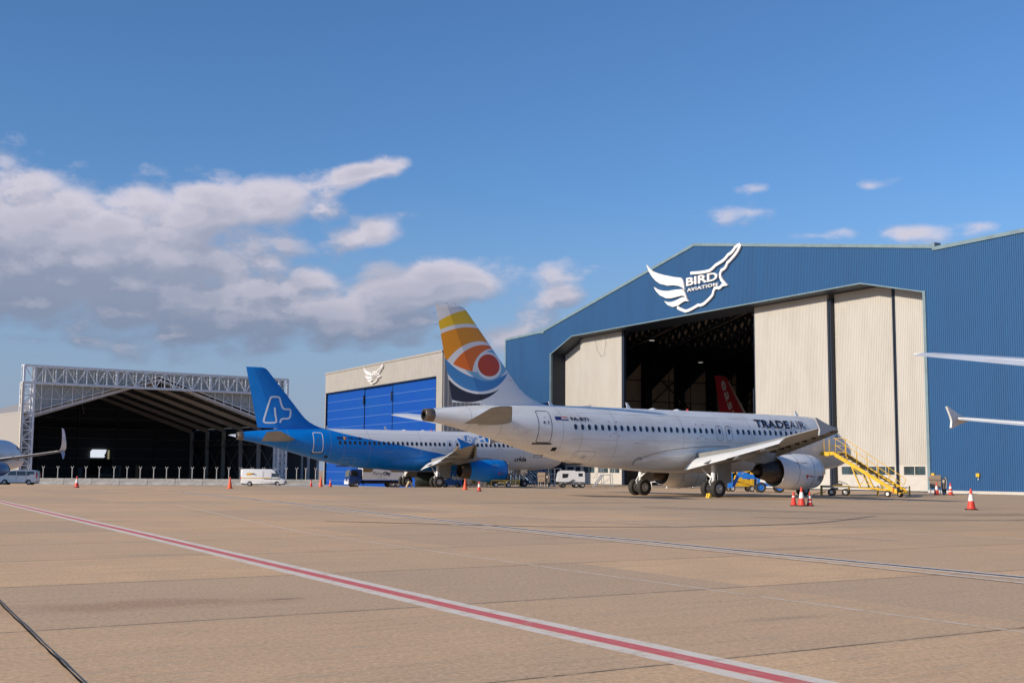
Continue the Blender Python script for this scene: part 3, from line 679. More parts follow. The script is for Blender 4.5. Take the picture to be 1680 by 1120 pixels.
def build_stab(root, s, m_, e_):
    rg = []
    # (R, LE, TE, z)
    for R, le, te, z in ((.5, 31.7, 35.55, 4.62), (1.2, 32.15, 35.72, 4.67), (6.0, 35.35, 36.82, 5.30), (6.22, 35.62, 36.85, 5.33)):
        rg.append((R, le, te, z))
    inc = rad(2.6)
    def ring(R, le, te, z, c0, c1, defl=0):
        ch = te - le; a = inc; pts = []
        xm = .35
        for c, zz in foil(.10 if R < 6.1 else .04, c0, c1, 10):
            xx = (c - xm) * ch; zq = zz * ch
            if defl and c > c0:
                dx = (c - c0) * ch; xx = (c0 - xm) * ch + dx * cos(rad(defl)) ; zq = zz * ch - dx * sin(rad(defl))
            pts.append((X(le + xm * ch + xx * cos(a) + zq * sin(a)), s * R, z - xx * sin(a) * -1 * -1 + zq * cos(a)))
        return pts
    def two(mb, n):          # same paint all round; lit tone put on upper skin, shaded tone below
        k = 2 * n + 1
        for i in range(len(mb.f)):
            if len(mb.f[i]) == 4 and (i % k) >= n and (i % k) < 2 * n: mb.mi[i] = 1
        return mb
    st = two(MB().loft([ring(*r, 0, .70) for r in rg], 0, True), 10).build('stabiliser', [m_, WHITE], root, 40)
    two(MB().loft([ring(rg[1][0] + .1, rg[1][1] + .07, rg[1][2], rg[1][3], .705, 1.0, 4), ring(*rg[2], .705, 1.0, 4)], 0, True), 11).build('elevator', [e_, WHITE], st, 40)
def finx(z, te=False):
    if te: return 35.64 + (z - 5.74) * (37.04 - 35.64) / (11.89 - 5.74)
    tab = [(5.4, 27.2), (5.75, 27.9), (5.86, 28.4), (6.02, 29.15), (6.25, 29.75), (6.55, 30.32), (6.9, 30.78), (7.25, 31.12), (8.17, 31.9), (11.35, 34.62), (11.6, 34.84), (11.76, 35.05), (11.85, 35.35)]
    return float(np.interp(z, [a for a, b in tab], [b for a, b in tab]))
def hinge(z): return 33.62 + (z - 5.74) * (36.29 - 33.62) / (11.88 - 5.74)
def build_fin(root, m_, m2=None, defl=5, extra=None):
    zs = [5.4, 5.62, 5.75, 5.86, 6.02, 6.25, 6.55, 6.9, 7.25, 8.17, 9.2, 10.3, 11.35, 11.6, 11.76, 11.85]
    rg = []; rr = []
    for z in zs:
        le, h, te = finx(z), hinge(z), finx(z, True); ch = te - le; ccr = (h - le) / ch
        tk = .105 * min(1, 6.0 / ch)
        rg.append([(X(le + c * ch), zz * ch, z) for c, zz in foil(tk if z < 11.8 else .05, 0, ccr, 14)])
        q = []
        if z < 5.8: continue
        pts = foil(tk if z < 11.8 else .05, ccr + .004, 1.0, 6)
        for c, zz in pts:
            dx = (c - ccr) * ch; a = rad(defl); yy = zz * ch
            q.append((X(h + dx * cos(a) - yy * sin(a) * 0), yy + dx * sin(a), z))
        rr.append(q)
    fin = MB().loft(rg, 0, True).build('fin', [m_], root, 40)
    MB().loft(rr, 0, True).build('rudder', [m2 or m_], fin, 40)
    return fin
def fin_surf(xa, z, off=.012, defl=5):
    le, te, h = finx(z), finx(z, True), hinge(z); ch = te - le; c = max(0.001, (xa - le) / ch); tk = .105 * min(1, 6.0 / ch)
    y = -(naca(min(c, 1), tk) * ch)
    if xa > h: y += (xa - h) * sin(rad(defl))
    return (X(xa), y - off, z)

def build_aircraft(name, label, loc, hd, cfg):
    root = empty(name, loc, hd, label, 'airplane', 'airliners parked on the apron')
    if cfg.get('scale'): root.scale = (cfg['scale'],) * 3
    body = cfg['body']
    # fuselage
    xs = sorted(set([0, .03, .07, .12, .2, .3, .45, .65, .9, 1.2, 1.6, 2.0, 2.4, 2.8, 3.2, 3.7, 4.3, 5, 6, 8, 11, 15, 19, 22.4, 23.2, 24, 25, 26] + list(np.arange(27, 37.2, .6)) + [37.2]))
    rings = []
    for x in xs:
        zc, hz, hw = fus(x); rings.append([(X(x), hw * sin(2 * pi * k / 72), zc + hz * cos(2 * pi * k / 72)) for k in range(72)])
    fz = MB().loft(rings, 0, True).build('fuselage', [body], root, 60)
    zc, hz, hw = fus(37.2); tb = MB()
    rr = [[(X(xx), q * hw * sin(2 * pi * k / 32), zc + hz * q * cos(2 * pi * k / 32)) for k in range(32)] for xx, q in ((37.18, 1.0), (37.2, 1.02), (37.75, .93), (37.78, .82))]
    tb.loft(rr, 0, True, cap=(False, False))
    rr = [[(X(xx), q * hw * sin(2 * pi * k / 32), zc + hz * q * cos(2 * pi * k / 32)) for k in range(32)] for xx, q in ((37.78, .82), (37.79, .50), (37.3, .45))]
    tb.loft(rr, 1, True, cap=(False, True)); tb.build('tailcone_exhaust', [HOTB, BLACK], root, 60)
    # windscreen
    for sd in (-1, 1):
        ws = MB()
        for (x0, x1, za, zb) in ((1.55, 2.1, 4.15, 4.62), (2.2, 2.75, 4.2, 4.75), (2.85, 3.3, 4.3, 4.8)):
            ws.add([skin(x0, za, .012, sd), skin(x1, za + .03, .012, sd), skin(x1, zb, .012, sd), skin(x0 + .12, zb - .15, .012, sd)], [(0, 1, 2, 3)])
        ws.build('windscreen', [GLASS], root)
    # wing-body fairing
    rg = []; N = 14
    T = [(10.3, 2.15, 1.82, .0), (11.2, 2.55, 1.74, .05), (12.4, 3.1, 1.66, .12), (14.4, 3.40, 1.62, .17), (16.5, 3.36, 1.60, .20), (18.15, 3.24, 1.60, .22), (19.4, 3.10, 1.62, .20), (20.4, 2.92, 1.66, .17), (21.3, 2.70, 1.72, .12), (22.0, 2.48, 1.78, .06), (22.45, 2.28, 1.84, .0)]
    for x, zt, zb, bul in T:
        zc, hz, hw = fus(x); a1 = math.acos(max(-1, min(1, (zt - zc) / hz))); ring = []
        for k in range(-N, N + 1):
            q = k / N; sg = 1 if q >= 0 else -1
            a = pi - (pi - a1) * abs(q) ; e = 1 - abs(q)**6
            y = hw * sin(a) + bul * sin(a) * e + (-.02 if abs(q) == 1 else .012)
            zz = zc + hz * cos(a); zz = zz - (1.84 - zb) * max(0, cos(pi - a))**1.5
            ring.append((X(x), -sg * y if k != 0 else 0, zz))
        rg.append(ring)
    MB().loft(rg, 0, True, closed=False, cap=(False, False)).build('wing_body_fairing', [cfg.get('fair', body)], root, 50)
    fn = build_fin(root, cfg['fin'], cfg.get('rudder', cfg['fin']), cfg.get('rdefl', 5))
    for s in (-1, 1):
        build_stab(root, s, cfg['stab'], cfg['stab'])
        build_wing(root, s, cfg['kind'], {'wing': cfg['wing'], 'flap': FLAPW, 'tip': cfg['tip'], 'body2': cfg.get('strake', WHITE)}, cfg.get('detail', True))
        build_engine(root, s, cfg['engine'], cfg['nac'], cfg.get('yR', 5.75))
        build_gear(root, s)
    # nose gear
    g = MB(); g.tube([(X(5.0), 0, 2.2), (X(5.07), 0, .5)], [.11, .08], 10); g.tube([(X(5.07), -.3, .38), (X(5.07), .3, .38)], .05, 8); g.tube([(X(5.03), 0, 1.2), (X(4.2), 0, 2.1)], .05, 8)
    g.box(X(5.35), X(5.2), -.1, .1, .95, 1.15)
    g.box(X(5.7), X(4.9), -.52, -.49, 1.35, 1.95); g.box(X(5.7), X(4.9), .49, .52, 1.35, 1.95)
    ng = g.build('nose_gear_strut', [CHROME], root, 50)
    for yy in (-.25, .25): wheel(ng, (X(5.07), yy, .38), .38, .22)
    # antennas
    for xa, h in cfg.get('blades', ((28.3, .25), (21.85, .38), (5.6, .35))):
        zt = fus(xa)[0] + fus(xa)[1]
        MB().prism([(xa - .25, zt - .03), (xa + .10, zt - .03), (xa + .22, zt + h), (xa + .08, zt + h)], lambda a, b: (X(a), -.02, b), lambda a, b: (X(a), .02, b)).build('blade_antenna', [WHITE], root)
    for xa in (19.7, 17.5):
        MB().lathe([(X(xa) - .45, .02), (X(xa) - .3, .22), (X(xa), .30), (X(xa) + .3, .22), (X(xa) + .45, .02)], (0, 0, 5.74), 'x', 16).build('antenna_dome', [WHITE], root, 60)
    if cfg.get('beacon', True): MB().lathe([(0, .09), (.1, .08), (.16, .001)], (X(16.5), 0, 5.94), 'z', 12).build('beacon_lamp', [REDM], root, 60)
    # windows
    if cfg.get('windows'):
        xw = [27.68 - .533 * i for i in range(23)] + [13.52 - .533 * i for i in range(14)]
        for xa in [x for x in xw if x > cfg['windows']] + [15.27, 14.37]:
            e = patch(MB(), xa, 4.49, .285, .42, .004, 1, 0); e.build('window_frame', [cfg['wframe']], root)
        # panes are parts of their own too
            patch(MB(), xa, 4.49, .225, .345, .010, 1, 0).build('window', [GLASS], root)
    if cfg.get('doors'):
        dm = cfg['doorline']
        d = MB(); outline(d, 29.93, 4.46, .95, 1.98, .045 if dm is not SIGNW else .07, .006, .16)
        patch(d, 29.98, 4.72, .15, .17, .008, 1, 1); patch(d, 29.68, 4.72, .06, .22, .008, .3, 1); patch(d, 29.9, 5.05, .12, .03, .008, .3, 2)
        d.build('door_outline', [dm, LINED, REDM], root)
        patch(MB(), 29.93, 3.40, 1.25, .09, .03, .3).build('door_sill', [DARKM], root)
        for xa in (15.27, 14.37):
            q = MB(); outline(q, xa, 4.36, .56, 1.02, .030, .006, .3); patch(q, xa, 4.78, .07, .05, .010, .3, 1); q.build('overwing_exit_outline', [cfg.get('exitline', LINED), REDM], root)
        q = MB(); outline(q, 26.65, 2.55, 1.5, .80, .025, .006, .08)
        for dz in (0, .09, .18): patch(q, 26.6, 2.5 + dz, .3 - dz * .4, .02, .008, .3, 0)
        q.build('cargo_door_outline', [LINE], root)
        patch(MB(), 26.75, 2.14, 1.25, .07, .02, .3).build('cargo_door_sill', [DARKM], root)
        patch(MB(), 28.93, 3.06, .32, .22, .006, .15).build('outflow_valve', [BLACK], root)
        q = MB(); outline(q, 29.4, 2.62, .62, .14, .035, .006, .1); q.build('service_panel_outline', [DARKM], root)
        q = MB(); rnd = random.Random(5)
        for xa, z in ((31.8, 4.3), (31.95, 4.32), (32.1, 4.28), (31.3, 4.1), (31.15, 4.1), (31.2, 3.5), (24.6, 3.2), (20.2, 3.9), (23.2, 3.0)): patch(q, xa, z, .07, .03, .006, .3, 0)
        for xc in (24.6, 17.0, 9.2):
            for dx, z in ((-.32, 4.92), (.32, 4.92), (-.36, 3.97), (.36, 3.97)): patch(q, xc + dx, z, .10, .05, .006, .3, 1)
            patch(q, xc, 4.13, .34, .018, .006, .3, 1)
        patch(q, 22.4, 3.55, 1.15, .02, .006, .3, 0)
        q.build('skin_markings', [LINE, REDM], root)
        # skin joints: thin butt lines round the barrel
        q = MB()
        for xa in (6.2, 9.4, 12.2, 18.6, 24.4, 27.2, 28.6, 32.9, 34.9):
            rgx = []
            for xx in (xa, xa + .018):
                zc, hz, hw = fus(xx); rgx.append([(X(xx), (hw + .003) * sin(2 * pi * k / 72), zc + (hz + .003) * cos(2 * pi * k / 72)) for k in range(72)])
            q.loft(rgx, 0, True, cap=(False, False))
        for zz, xa0, xa1 in ((5.42, 6.5, 27.5), (3.70, 6.5, 28.5), (2.62, 6.5, 10.2), (2.62, 23.2, 27.5)):
            xs_ = np.arange(xa0, xa1, .5)
            P1 = [skin(x_, zz, .003) for x_ in xs_]; P2 = [skin(x_, zz + .012, .003) for x_ in xs_]; n_ = len(P1)
            q.add(P1 + P2, [(i_, i_ + 1, n_ + i_ + 1, n_ + i_) for i_ in range(n_ - 1)])
        q.build('skin_joints', [LINE], root)
        # static wicks on rudder
        q = MB()
        for z in (11.3, 10.6, 9.8): q.bar((X(finx(z, True)), .18, z), (X(finx(z, True) + .25), .2, z + .02), .012)
        for x in (35.6, 36.2): q.bar((X(x), 0, 11.88), (X(x + .1), 0, 12.0), .015)
        q.build('static_wick', [LINED], fn)
    if cfg.get('stretch'):        # the long bodied version: everything behind the wing sits further aft
        for o in [root] + [c for c in C.objects if c.parent is not None]:
            p = o
            while p is not None and p is not root: p = p.parent
            if p is root and o.type == 'MESH' and o.name.split('.')[0] not in ('main_gear_strut', 'tyre', 'rim'):
                for v in o.data.vertices:
                    if v.co.x < X(23.5): v.co.x -= cfg['stretch']
    return root, fz, fn

# --- livery materials that follow the paint scheme on the skin
def circ_fin_mat():
    ma = bpy.data.materials.new('fin_sunset_art'); ma.use_nodes = True; nt = ma.node_tree; b = nt.nodes['Principled BSDF']
    m, mix, ramp, noise = expr_nodes(nt)
    tc = nt.nodes.new('ShaderNodeTexCoord'); sp = nt.nodes.new('ShaderNodeSeparateXYZ'); nt.links.new(tc.outputs['Object'], sp.inputs[0])
    x = m('SUBTRACT', 17.71, sp.outputs[0]); z = sp.outputs[2]
    def disc(cx, cz, r, ry=None):
        dx = m('SUBTRACT', x, cx); dz = m('MULTIPLY', m('SUBTRACT', z, cz), r / (ry or r))
        return m('LESS_THAN', m('ADD', m('MULTIPLY', dx, dx), m('MULTIPLY', dz, dz)), r * r)
    W = (.74, .74, .75)
    c = mix(disc(34.78, 9.2, 3.32), W, (.010, .014, .035))
    c = mix(disc(33.92, 9.3, 2.89), c, W)
    c = mix(disc(33.99, 9.12, 2.55), c, (.045, .215, .50))
    c = mix(disc(33.57, 10.98, 3.62), c, W)
    c = mix(disc(33.46, 9.2, 1.95), c, (.19, .42, .62))
    u = mix(disc(33.86, 6.66, 5.06), W, (.80, .50, .010))
    u = mix(disc(34.60, 6.05, 4.71), u, W)
    u = mix(disc(34.47, 5.97, 4.58), u, (.76, .28, .006))
    u = mix(disc(33.76, 6.98, 2.74), u, W)
    u = mix(disc(33.33, 6.58, 3.04), u, u)
    u = mix(disc(33.50, 6.95, 2.56), u, (.74, .15, .010))
    u = mix(disc(32.84, 7.73, 1.59), u, W)
    u = mix(disc(32.72, 7.85, 1.42), u, (.19, .42, .62))
    c = mix(disc(33.82, 11.92, 4.17), c, u)
    c = mix(disc(33.25, 8.22, .96, .86), c, W)
    c = mix(disc(33.25, 8.24, .81, .70), c, (.50, .045, .010))
    nt.links.new(c, b.inputs['Base Color']); b.inputs['Roughness'].default_value = .42; b.inputs['Coat Weight'].default_value = .12
    return ma
def swoosh_mat():
    ma = bpy.data.materials.new('blue_white_body'); ma.use_nodes = True; nt = ma.node_tree; b = nt.nodes['Principled BSDF']
    m, mix, ramp, noise = expr_nodes(nt)
    tc = nt.nodes.new('ShaderNodeTexCoord'); sp = nt.nodes.new('ShaderNodeSeparateXYZ'); nt.links.new(tc.outputs['Object'], sp.inputs[0])
    x = m('SUBTRACT', 17.71, sp.outputs[0]); z = sp.outputs[2]
    pts = [(14.4, 3.0), (16.2, 3.48), (18.4, 3.86), (20.2, 4.21), (22.3, 4.55), (24.4, 4.88), (26.2, 5.22), (27.6, 5.55), (28.9, 6.0)]
    rm = nt.nodes.new('ShaderNodeFloatCurve'); cm = rm.mapping; cu = cm.curves[0]
    cm.use_clip = False
    def nx(v): return (v - 10) / 20
    def nz(v): return (v - 2) / 5
    P = [(nx(a), nz(b_)) for a, b_ in pts]
    cu.points[0].location = P[0]; cu.points[1].location = P[-1]
    for p in P[1:-1]: cu.points.new(*p)
    cm.update()
    nt.links.new(m('DIVIDE', m('SUBTRACT', x, 10), 20), rm.inputs['Value'])
    lim = m('ADD', m('MULTIPLY', rm.outputs[0], 5), 2)
    low = m('LESS_THAN', z, lim); aft = m('GREATER_THAN', x, 28.7); fwd = m('GREATER_THAN', x, 14.5)
    blue = m('MULTIPLY', m('MAXIMUM', low, aft), fwd)
    # under the wing the belly blue sweeps down to nothing
    n = noise(tc.outputs['Object'], 1.1, 8, .6)
    bl = mix(ramp(n, .4, .7), (.001, .19, .62), (.001, .17, .57))
    c = mix(blue, (.70, .72, .75), bl)
    nt.links.new(c, b.inputs['Base Color']); b.inputs['Roughness'].default_value = .4; b.inputs['Coat Weight'].default_value = .15; b.inputs['Specular IOR Level'].default_value = .3
    return ma
FINART = circ_fin_mat(); SWOOSH = swoosh_mat()

# ---- white airliner with the sunset fin
A, Afz, Afn = build_aircraft('passenger_airplane', 'white airliner with sunset and wave art on its fin and TRADEAIR lettering', (11.349, 85.748, 0), .591088,
    dict(body=WHITE, fin=FINART, stab=WINGGREY, wing=WINGGREY, tip=mat('fence_grey', (.40, .41, .42), .45), kind='A', engine='cfm', nac=WHITE, windows=6.3, wframe=FRAMEG, doors=True, doorline=LINED))
t = MB(); text_on(t, 'TRADE', lambda a, b: skin(11.62 - a - b * .25, 4.84 + b, .045), 3.45, .58, bold=.028, spacing=1.05); t.build('lettering', [INKN], Afz)
t = MB(); text_on(t, 'AIR', lambda a, b: skin(8.08 - a - b * .15, 4.84 + b, .05), 1.62, .58, bold=-.012, spacing=.95); t.build('lettering', [INKN], Afz)
t = MB(); text_on(t, '9A-BTI', lambda a, b: skin(27.98 - a, 4.875 + b, .03), 1.45, .235, bold=.045, spacing=1.2); t.build('registration', [INKN], Afz)
def flag(cols, xa, z, w, h, vertical, parent, stars=False):
    q = MB(); n = len(cols)
    for i, c in enumerate(cols):
        if vertical: patch(q, xa + w / 2 - (i + .5) * w / n, z, w / n, h, .012, .01, i)
        else: patch(q, xa, z + h / 2 - (i + .5) * h / n, w, h / n, .012, .01, i)
    q.build('flag', cols, parent)
FB = mat('flag_blue', (.012, .03, .16), .5); FR = mat('flag_red', (.50, .02, .03), .5); FW = mat('flag_white', (.7, .7, .7), .5); FY = mat('flag_yellow', (.75, .5, .02), .5)
flag([FB], 28.88, 5.01, .47, .22, True, Afz); flag([FR, FW, FB], 28.38, 5.0, .45, .22, False, Afz)
# grey vent on the fin root and the round seal of the fairing tail
MB().prism([(31.7, 7.42), (31.25, 7.42), (31.15, 7.30), (31.55, 7.30)], lambda a, b: fin_surf(a, b, -.01), lambda a, b: fin_surf(a, b, .012)).build('fin_vent', [LINE], Afn)
q = MB(); q.tube([skin(22.45 - .55 * (1 - cos(a)) * .5, 2.36 + .26 * sin(a), .02) for a in [2 * pi * k / 20 for k in range(20)]], .022, 6, closed=True); q.build('fairing_light', [LINED], A)
q = MB(); q.tube([skin(x, z + .02, .03) for x, z in ((22.3, 2.42), (21.98, 2.60), (21.2, 2.84), (20.3, 3.02), (19.2, 3.18), (18.1, 3.30), (16.2, 3.42), (14.4, 3.46))], .014, 6); q.build('fairing_seal', [LINED], A)

# ---- blue airliner
B, Bfz, Bfn = build_aircraft('passenger_airplane', 'bright blue tailed airliner with white upper body and blue engines, dog outline on its fin', (-9.572, 131.063, -.06), .52645,
    dict(body=SWOOSH, fair=BLUEP, fin=BLUEP, stab=WINGGREY, wing=WINGGREY, tip=BLUEP, kind='B', engine='v25', nac=BLUEP, windows=7.0, wframe=LINED, doors=True, doorline=SIGNW, exitline=BLUEP))
LOGOW = mat('logo_pale', (.62, .66, .72), .4)
dog = smoothcurve([Vector(p) for p in [(34.05, 7.88), (33.97, 7.2), (33.86, 6.62), (33.92, 6.44), (34.2, 6.37), (34.75, 6.36), (35.02, 6.42), (35.08, 6.62), (34.95, 7.2), (34.72, 8.1), (34.50, 8.80), (34.30, 8.93), (33.75, 8.94), (33.56, 8.78), (33.38, 8.2), (33.2, 7.85), (33.0, 7.76), (32.55, 7.74), (32.42, 7.64), (32.42, 7.2), (32.5, 6.95), (32.7, 6.82), (33.1, 6.80), (33.32, 6.74), (33.42, 6.58), (33.48, 6.38)]], 4)
q = MB(); ribbon_solid(q, [(p[0], p[1]) for p in dog], .17, lambda a, b: fin_surf(a, b, -.02), lambda a, b: fin_surf(a, b, .014)); q.build('fin_emblem', [LOGOW], Bfn)
t = MB(); text_on(t, 'YR-LIB', lambda a, b: skin(26.88 - a, 4.835 + b, .02), 1.55, .23, bold=.03, spacing=1.15); t.build('registration', [INKN], Bfz)
flag([FB], 27.72, 4.96, .52, .25, True, Bfz); flag([FB, FY, FR], 27.18, 4.95, .48, .25, True, Bfz)
t = MB(); text_on(t, 'a', lambda a, b: skin(7.35 - a, 2.80 + b, .03), .36, .34, bold=-.005); t.build('lettering', [INKN], Bfz)
t = MB(); text_on(t, 'rkia', lambda a, b: skin(6.96 - a, 2.80 + b, .03), 1.22, .50, bold=.03); t.build('lettering', [INKN], Bfz)
t = MB(); text_on(t, 'fly', lambda a, b: skin(13.6 - a, 4.72 + b, .03), 1.9, .78, bold=.03); t.build('lettering', [LOGOW, BLUEP][1], Bfz)
t = MB(); text_on(t, 'fly', lambda a, b: skin(13.6 - a, 4.75 + b, .036), 1.86, .72, bold=-.02); t.build('lettering', [WHITE], Bfz)
t = MB(); text_on(t, 'lili', lambda a, b: skin(11.5 - a, 4.86 + b, .03), 2.3, .6, bold=.02); t.build('lettering', [BLUEP], Bfz)

# ---- white airliner cut by the right frame edge
build_aircraft('passenger_airplane', 'white airliner at the right edge, only its tailplane tip and wing tip in view', (33.8, 45.6, 0), rad(36),
    dict(body=WHITE, fin=WHITE, stab=FLAPW, wing=FLAPW, tip=FLAPW, kind='C', engine='cfm', nac=WHITE, detail=False, stretch=3.2))
# ---- airliner cut by the left frame edge
D, Dfz, Dfn = build_aircraft('passenger_airplane', 'silver white airliner at the left edge with tall curved winglet on its wing', (-66.6, 145.0, -.42), rad(82),
    dict(body=WHITE, fin=WHITE, stab=FLAPW, wing=mat('bare_wing_metal', (.42, .41, .40), .35, metal=.5), tip=WHITE, strake=FRAMEG, kind='D', engine='v25', nac=mat('nacelle_slate', (.10, .15, .26), .3, coat=.5), detail=False, yR=3.75, beacon=False, scale=.96))
t = MB(); text_on(t, 'jet', lambda a, b: skin(3.9 - a, 4.55 + b, .03), 1.5, .62, bold=.03); t.build('lettering', [REDM], Dfz)
q = MB(); outline(q, 2.3, 3.55, .55, 1.1, .03, .008, .2); q.build('door_outline', [LINED], Dfz)
# ---- red tailed airliner inside the hangar
Ep, Efz, Efn = build_aircraft('passenger_airplane', 'red tailed airliner, fin colour darkened for hangar shade, parked inside the blue hangar', (41.7, 166.9, 0), rad(42),
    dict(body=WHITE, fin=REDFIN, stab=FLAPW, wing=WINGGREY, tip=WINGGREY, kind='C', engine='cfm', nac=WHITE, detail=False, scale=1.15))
PINKW = mat('fin_lettering_shaded', (.36, .33, .31), .4)  # white lettering greyed to match the shade put into the fin colour
vs, fs, bb = text_geo('easy', 1.0, .02, 1.12)
t = MB(); ww = bb[1] - bb[0]
def efn(a, b):
    q = a / ww; cx, cz = 36.05 - q * 1.9, 11.35 - q * 4.3      # baseline runs down the fin
    d = Vector((-1.9, -4.3)).normalized(); n = Vector((-d.y, d.x)); n = n if n.x < 0 else -n
    p = Vector((36.15, 11.25)) + d * a / ww * 4.7 + n * (b - .3) * 1.25
    return fin_surf(p.x, p.y, .02)
t.add([efn(v[0] - bb[0], v[1] - bb[2]) for v in vs], fs); t.build('lettering', [PINKW], Efn)
q = MB(); q.prism([(34.95, 11.3), (34.75, 11.3), (31.85, 7.95), (29.0, 6.0), (30.2, 6.0), (32.4, 7.95)], lambda a, b: fin_surf(max(a, finx(b)), b, -.01), lambda a, b: fin_surf(max(a, finx(b) + .01), b, .012)); q.build('fin_leading_band', [PINKW], Efn)

# ------------------------------------------------------------------ buildings
def corrugated(mb, s0, s1, pitch, depth, bot, top, y, mi=0, flip=1, duty=(.30, .42, .72, .84), fx=None):
    """ribbed sheet in the local plane y; ribs run up the wall"""
    xs = []; n = int((s1 - s0) / pitch) + 1
    for i in range(n):
        b = s0 + i * pitch
        for q, d in ((0, 0), (duty[0], 0), (duty[1], 1), (duty[2], 1), (duty[3], 0)):
            x = b + q * pitch
            if x <= s1: xs.append((x, d))
    xs.append((s1, 0)); vs = []; fs = []
    f = fx or (lambda a, o, z: (a, y + o, z))
    for x, d in xs: vs += [f(x, d * depth * flip, bot(x)), f(x, d * depth * flip, top(x))]
    for i in range(len(xs) - 1):
        if xs[i + 1][0] - xs[i][0] > 1e-4: fs.append((2 * i, 2 * i + 2, 2 * i + 3, 2 * i + 1))
    return mb.add(vs, fs, mi)
def lin(tab):
    a = [p[0] for p in tab]; b = [p[1] for p in tab]
    return lambda x: float(np.interp(x, a, b))

# ---- blue hangar: x = along the front to the left, y = outwards, z up
H = empty('hangar', (36, 106, 0), rad(118), 'large blue corrugated hangar with cream sliding doors and a pitched roof', 'hangar')
rooft = lin([(-30, 20.95), (-1.1, 20.95), (-.75, 21.2), (33.35, 26.85), (67.4, 20.55), (68.2, 20.45), (78.5, 20.3)])
openb = lin([(-30, 0.12), (.28, .12), (.285, 17.45), (7.85, 19.2), (60.1, 19.2), (65.6, 17.3), (65.605, .12), (80, .12)])
mb = MB()
corrugated(mb, -12, .28, .215, .045, openb, rooft, 0); corrugated(mb, .285, 65.6, .215, .045, lambda x: openb(min(65.6, max(.286, x))), rooft, 0); corrugated(mb, 65.605, 78.5, .215, .045, openb, rooft, 0)
mb.build('front_wall', [CLADB], H)
mb = MB()
for a, b in (((-12, 20.95), (-1.1, 20.95)), ((-1.0, 21.15), (33.35, 26.85)), ((33.35, 26.85), (67.4, 20.55)), ((68.2, 20.45), (78.5, 20.3))):
    mb.hexa([(a[0], .14, a[1] - .08), (b[0], .14, b[1] - .08), (b[0], -1.4, b[1] - .08), (a[0], -1.4, a[1] - .08)], [(a[0], .14, a[1] + .24), (b[0], .14, b[1] + .24), (b[0], -1.4, b[1] + .24), (a[0], -1.4, a[1] + .24)])
mb.box(-1.25, -.95, -.6, .16, 20.9, 21.55); mb.box(67.3, 68.3, -.6, .16, 20.3, 20.85)
mb.build('roof_flashing', [TRIMB], H)
for bx in ((.02, .34, -.2, .10, .05, 17.5), (65.5, 65.72, -.2, .10, .05, 17.4), (78.4, 78.7, -.3, .10, .1, 20.4)): MB().box(*bx).build('corner_trim', [TRIMB], H)
mb = MB()   # edge strip round the opening
for a, b in (((.3, 17.47), (7.85, 19.22)), ((7.85, 19.22), (60.1, 19.22)), ((60.1, 19.22), (65.6, 17.32))):
    mb.hexa([(a[0], -.05, a[1] - .10), (b[0], -.05, b[1] - .10), (b[0], .065, b[1] - .10), (a[0], .065, a[1] - .10)], [(a[0], -.05, a[1] + .02), (b[0], -.05, b[1] + .02), (b[0], .065, b[1] + .02), (a[0], .065, a[1] + .02)])
mb.build('opening_trim', [TRIMB], H)
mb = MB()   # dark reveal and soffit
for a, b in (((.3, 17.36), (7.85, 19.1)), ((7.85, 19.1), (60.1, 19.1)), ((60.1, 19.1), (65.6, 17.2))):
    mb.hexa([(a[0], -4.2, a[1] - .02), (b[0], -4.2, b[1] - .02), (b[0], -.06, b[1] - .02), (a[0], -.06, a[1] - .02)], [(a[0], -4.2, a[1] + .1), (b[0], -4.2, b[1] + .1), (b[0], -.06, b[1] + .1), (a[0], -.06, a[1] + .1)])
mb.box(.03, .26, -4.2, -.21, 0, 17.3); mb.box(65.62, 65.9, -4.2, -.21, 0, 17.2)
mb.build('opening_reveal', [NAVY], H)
# walls, roof
mb = MB()
corrugated(mb, -70, -.1, .45, .05, lambda x: 0, lambda x: 20.3, 0, fx=lambda a, o, z: (78.5 + o, a, z))
corrugated(mb, -70, -.1, .45, .05, lambda x: 0, lambda x: 20.9, 0, fx=lambda a, o, z: (-12 - o, a, z))
mb.build('side_wall', [CLADB], H)
mb = MB()
for a, b in (((-12, 20.85), (-1.0, 21.1)), ((-1.0, 21.1), (33.35, 26.8)), ((33.35, 26.8), (67.5, 20.5)), ((67.5, 20.5), (78.6, 20.3))):
    mb.hexa([(a[0], -70, a[1] - .12), (b[0], -70, b[1] - .12), (b[0], -.12, b[1] - .12), (a[0], -.12, a[1] - .12)], [(a[0], -70, a[1] - .02), (b[0], -70, b[1] - .02), (b[0], -.12, b[1] - .02), (a[0], -.12, a[1] - .02)])
mb.build('roof', [INROOF], H)
mb = MB()
mb.box(-11.8, 78.3, -70.2, -70, 0, 21)
for a, b in ((0, 33.35), (33.35, 68)):
    mb.hexa([(a, -70.2, 21), (b, -70.2, 21), (b, -70, 21), (a, -70, 21)], [(a, -70.2, rooft(a) - .2), (b, -70.2, rooft(b) - .2), (b, -70, rooft(b) - .2), (a, -70, rooft(a) - .2)])
mb.box(78.05, 78.25, -70, -.4, 0, 20.2); mb.box(65.95, 78.05, -.6, -.4, 0, 20.2)
mb.build('inner_wall', [INWALL], H)
mb = MB()   # wall rails on the panels
for z in (3, 6, 9.1, 12.2, 15.4, 18.2): mb.box(77.9, 78.04, -70, -.7, z, z + .12)
for y in range(-68, -2, 4): mb.box(77.92, 78.045, y, y + .1, 0, 20)
for z in (3, 6, 9.1, 12.2, 15.4, 18.2, 20.8): mb.box(-11, 78, -69.98, -69.86, z, z + .12)
for x in range(-8, 78, 5): mb.box(x, x + .1, -69.97, -69.84, 0, 20.9)
mb.box(77.3, 77.6, -69, -1, 10.6, 11.0); mb.box(77.3, 77.6, -69, -1, 18.5, 18.8)
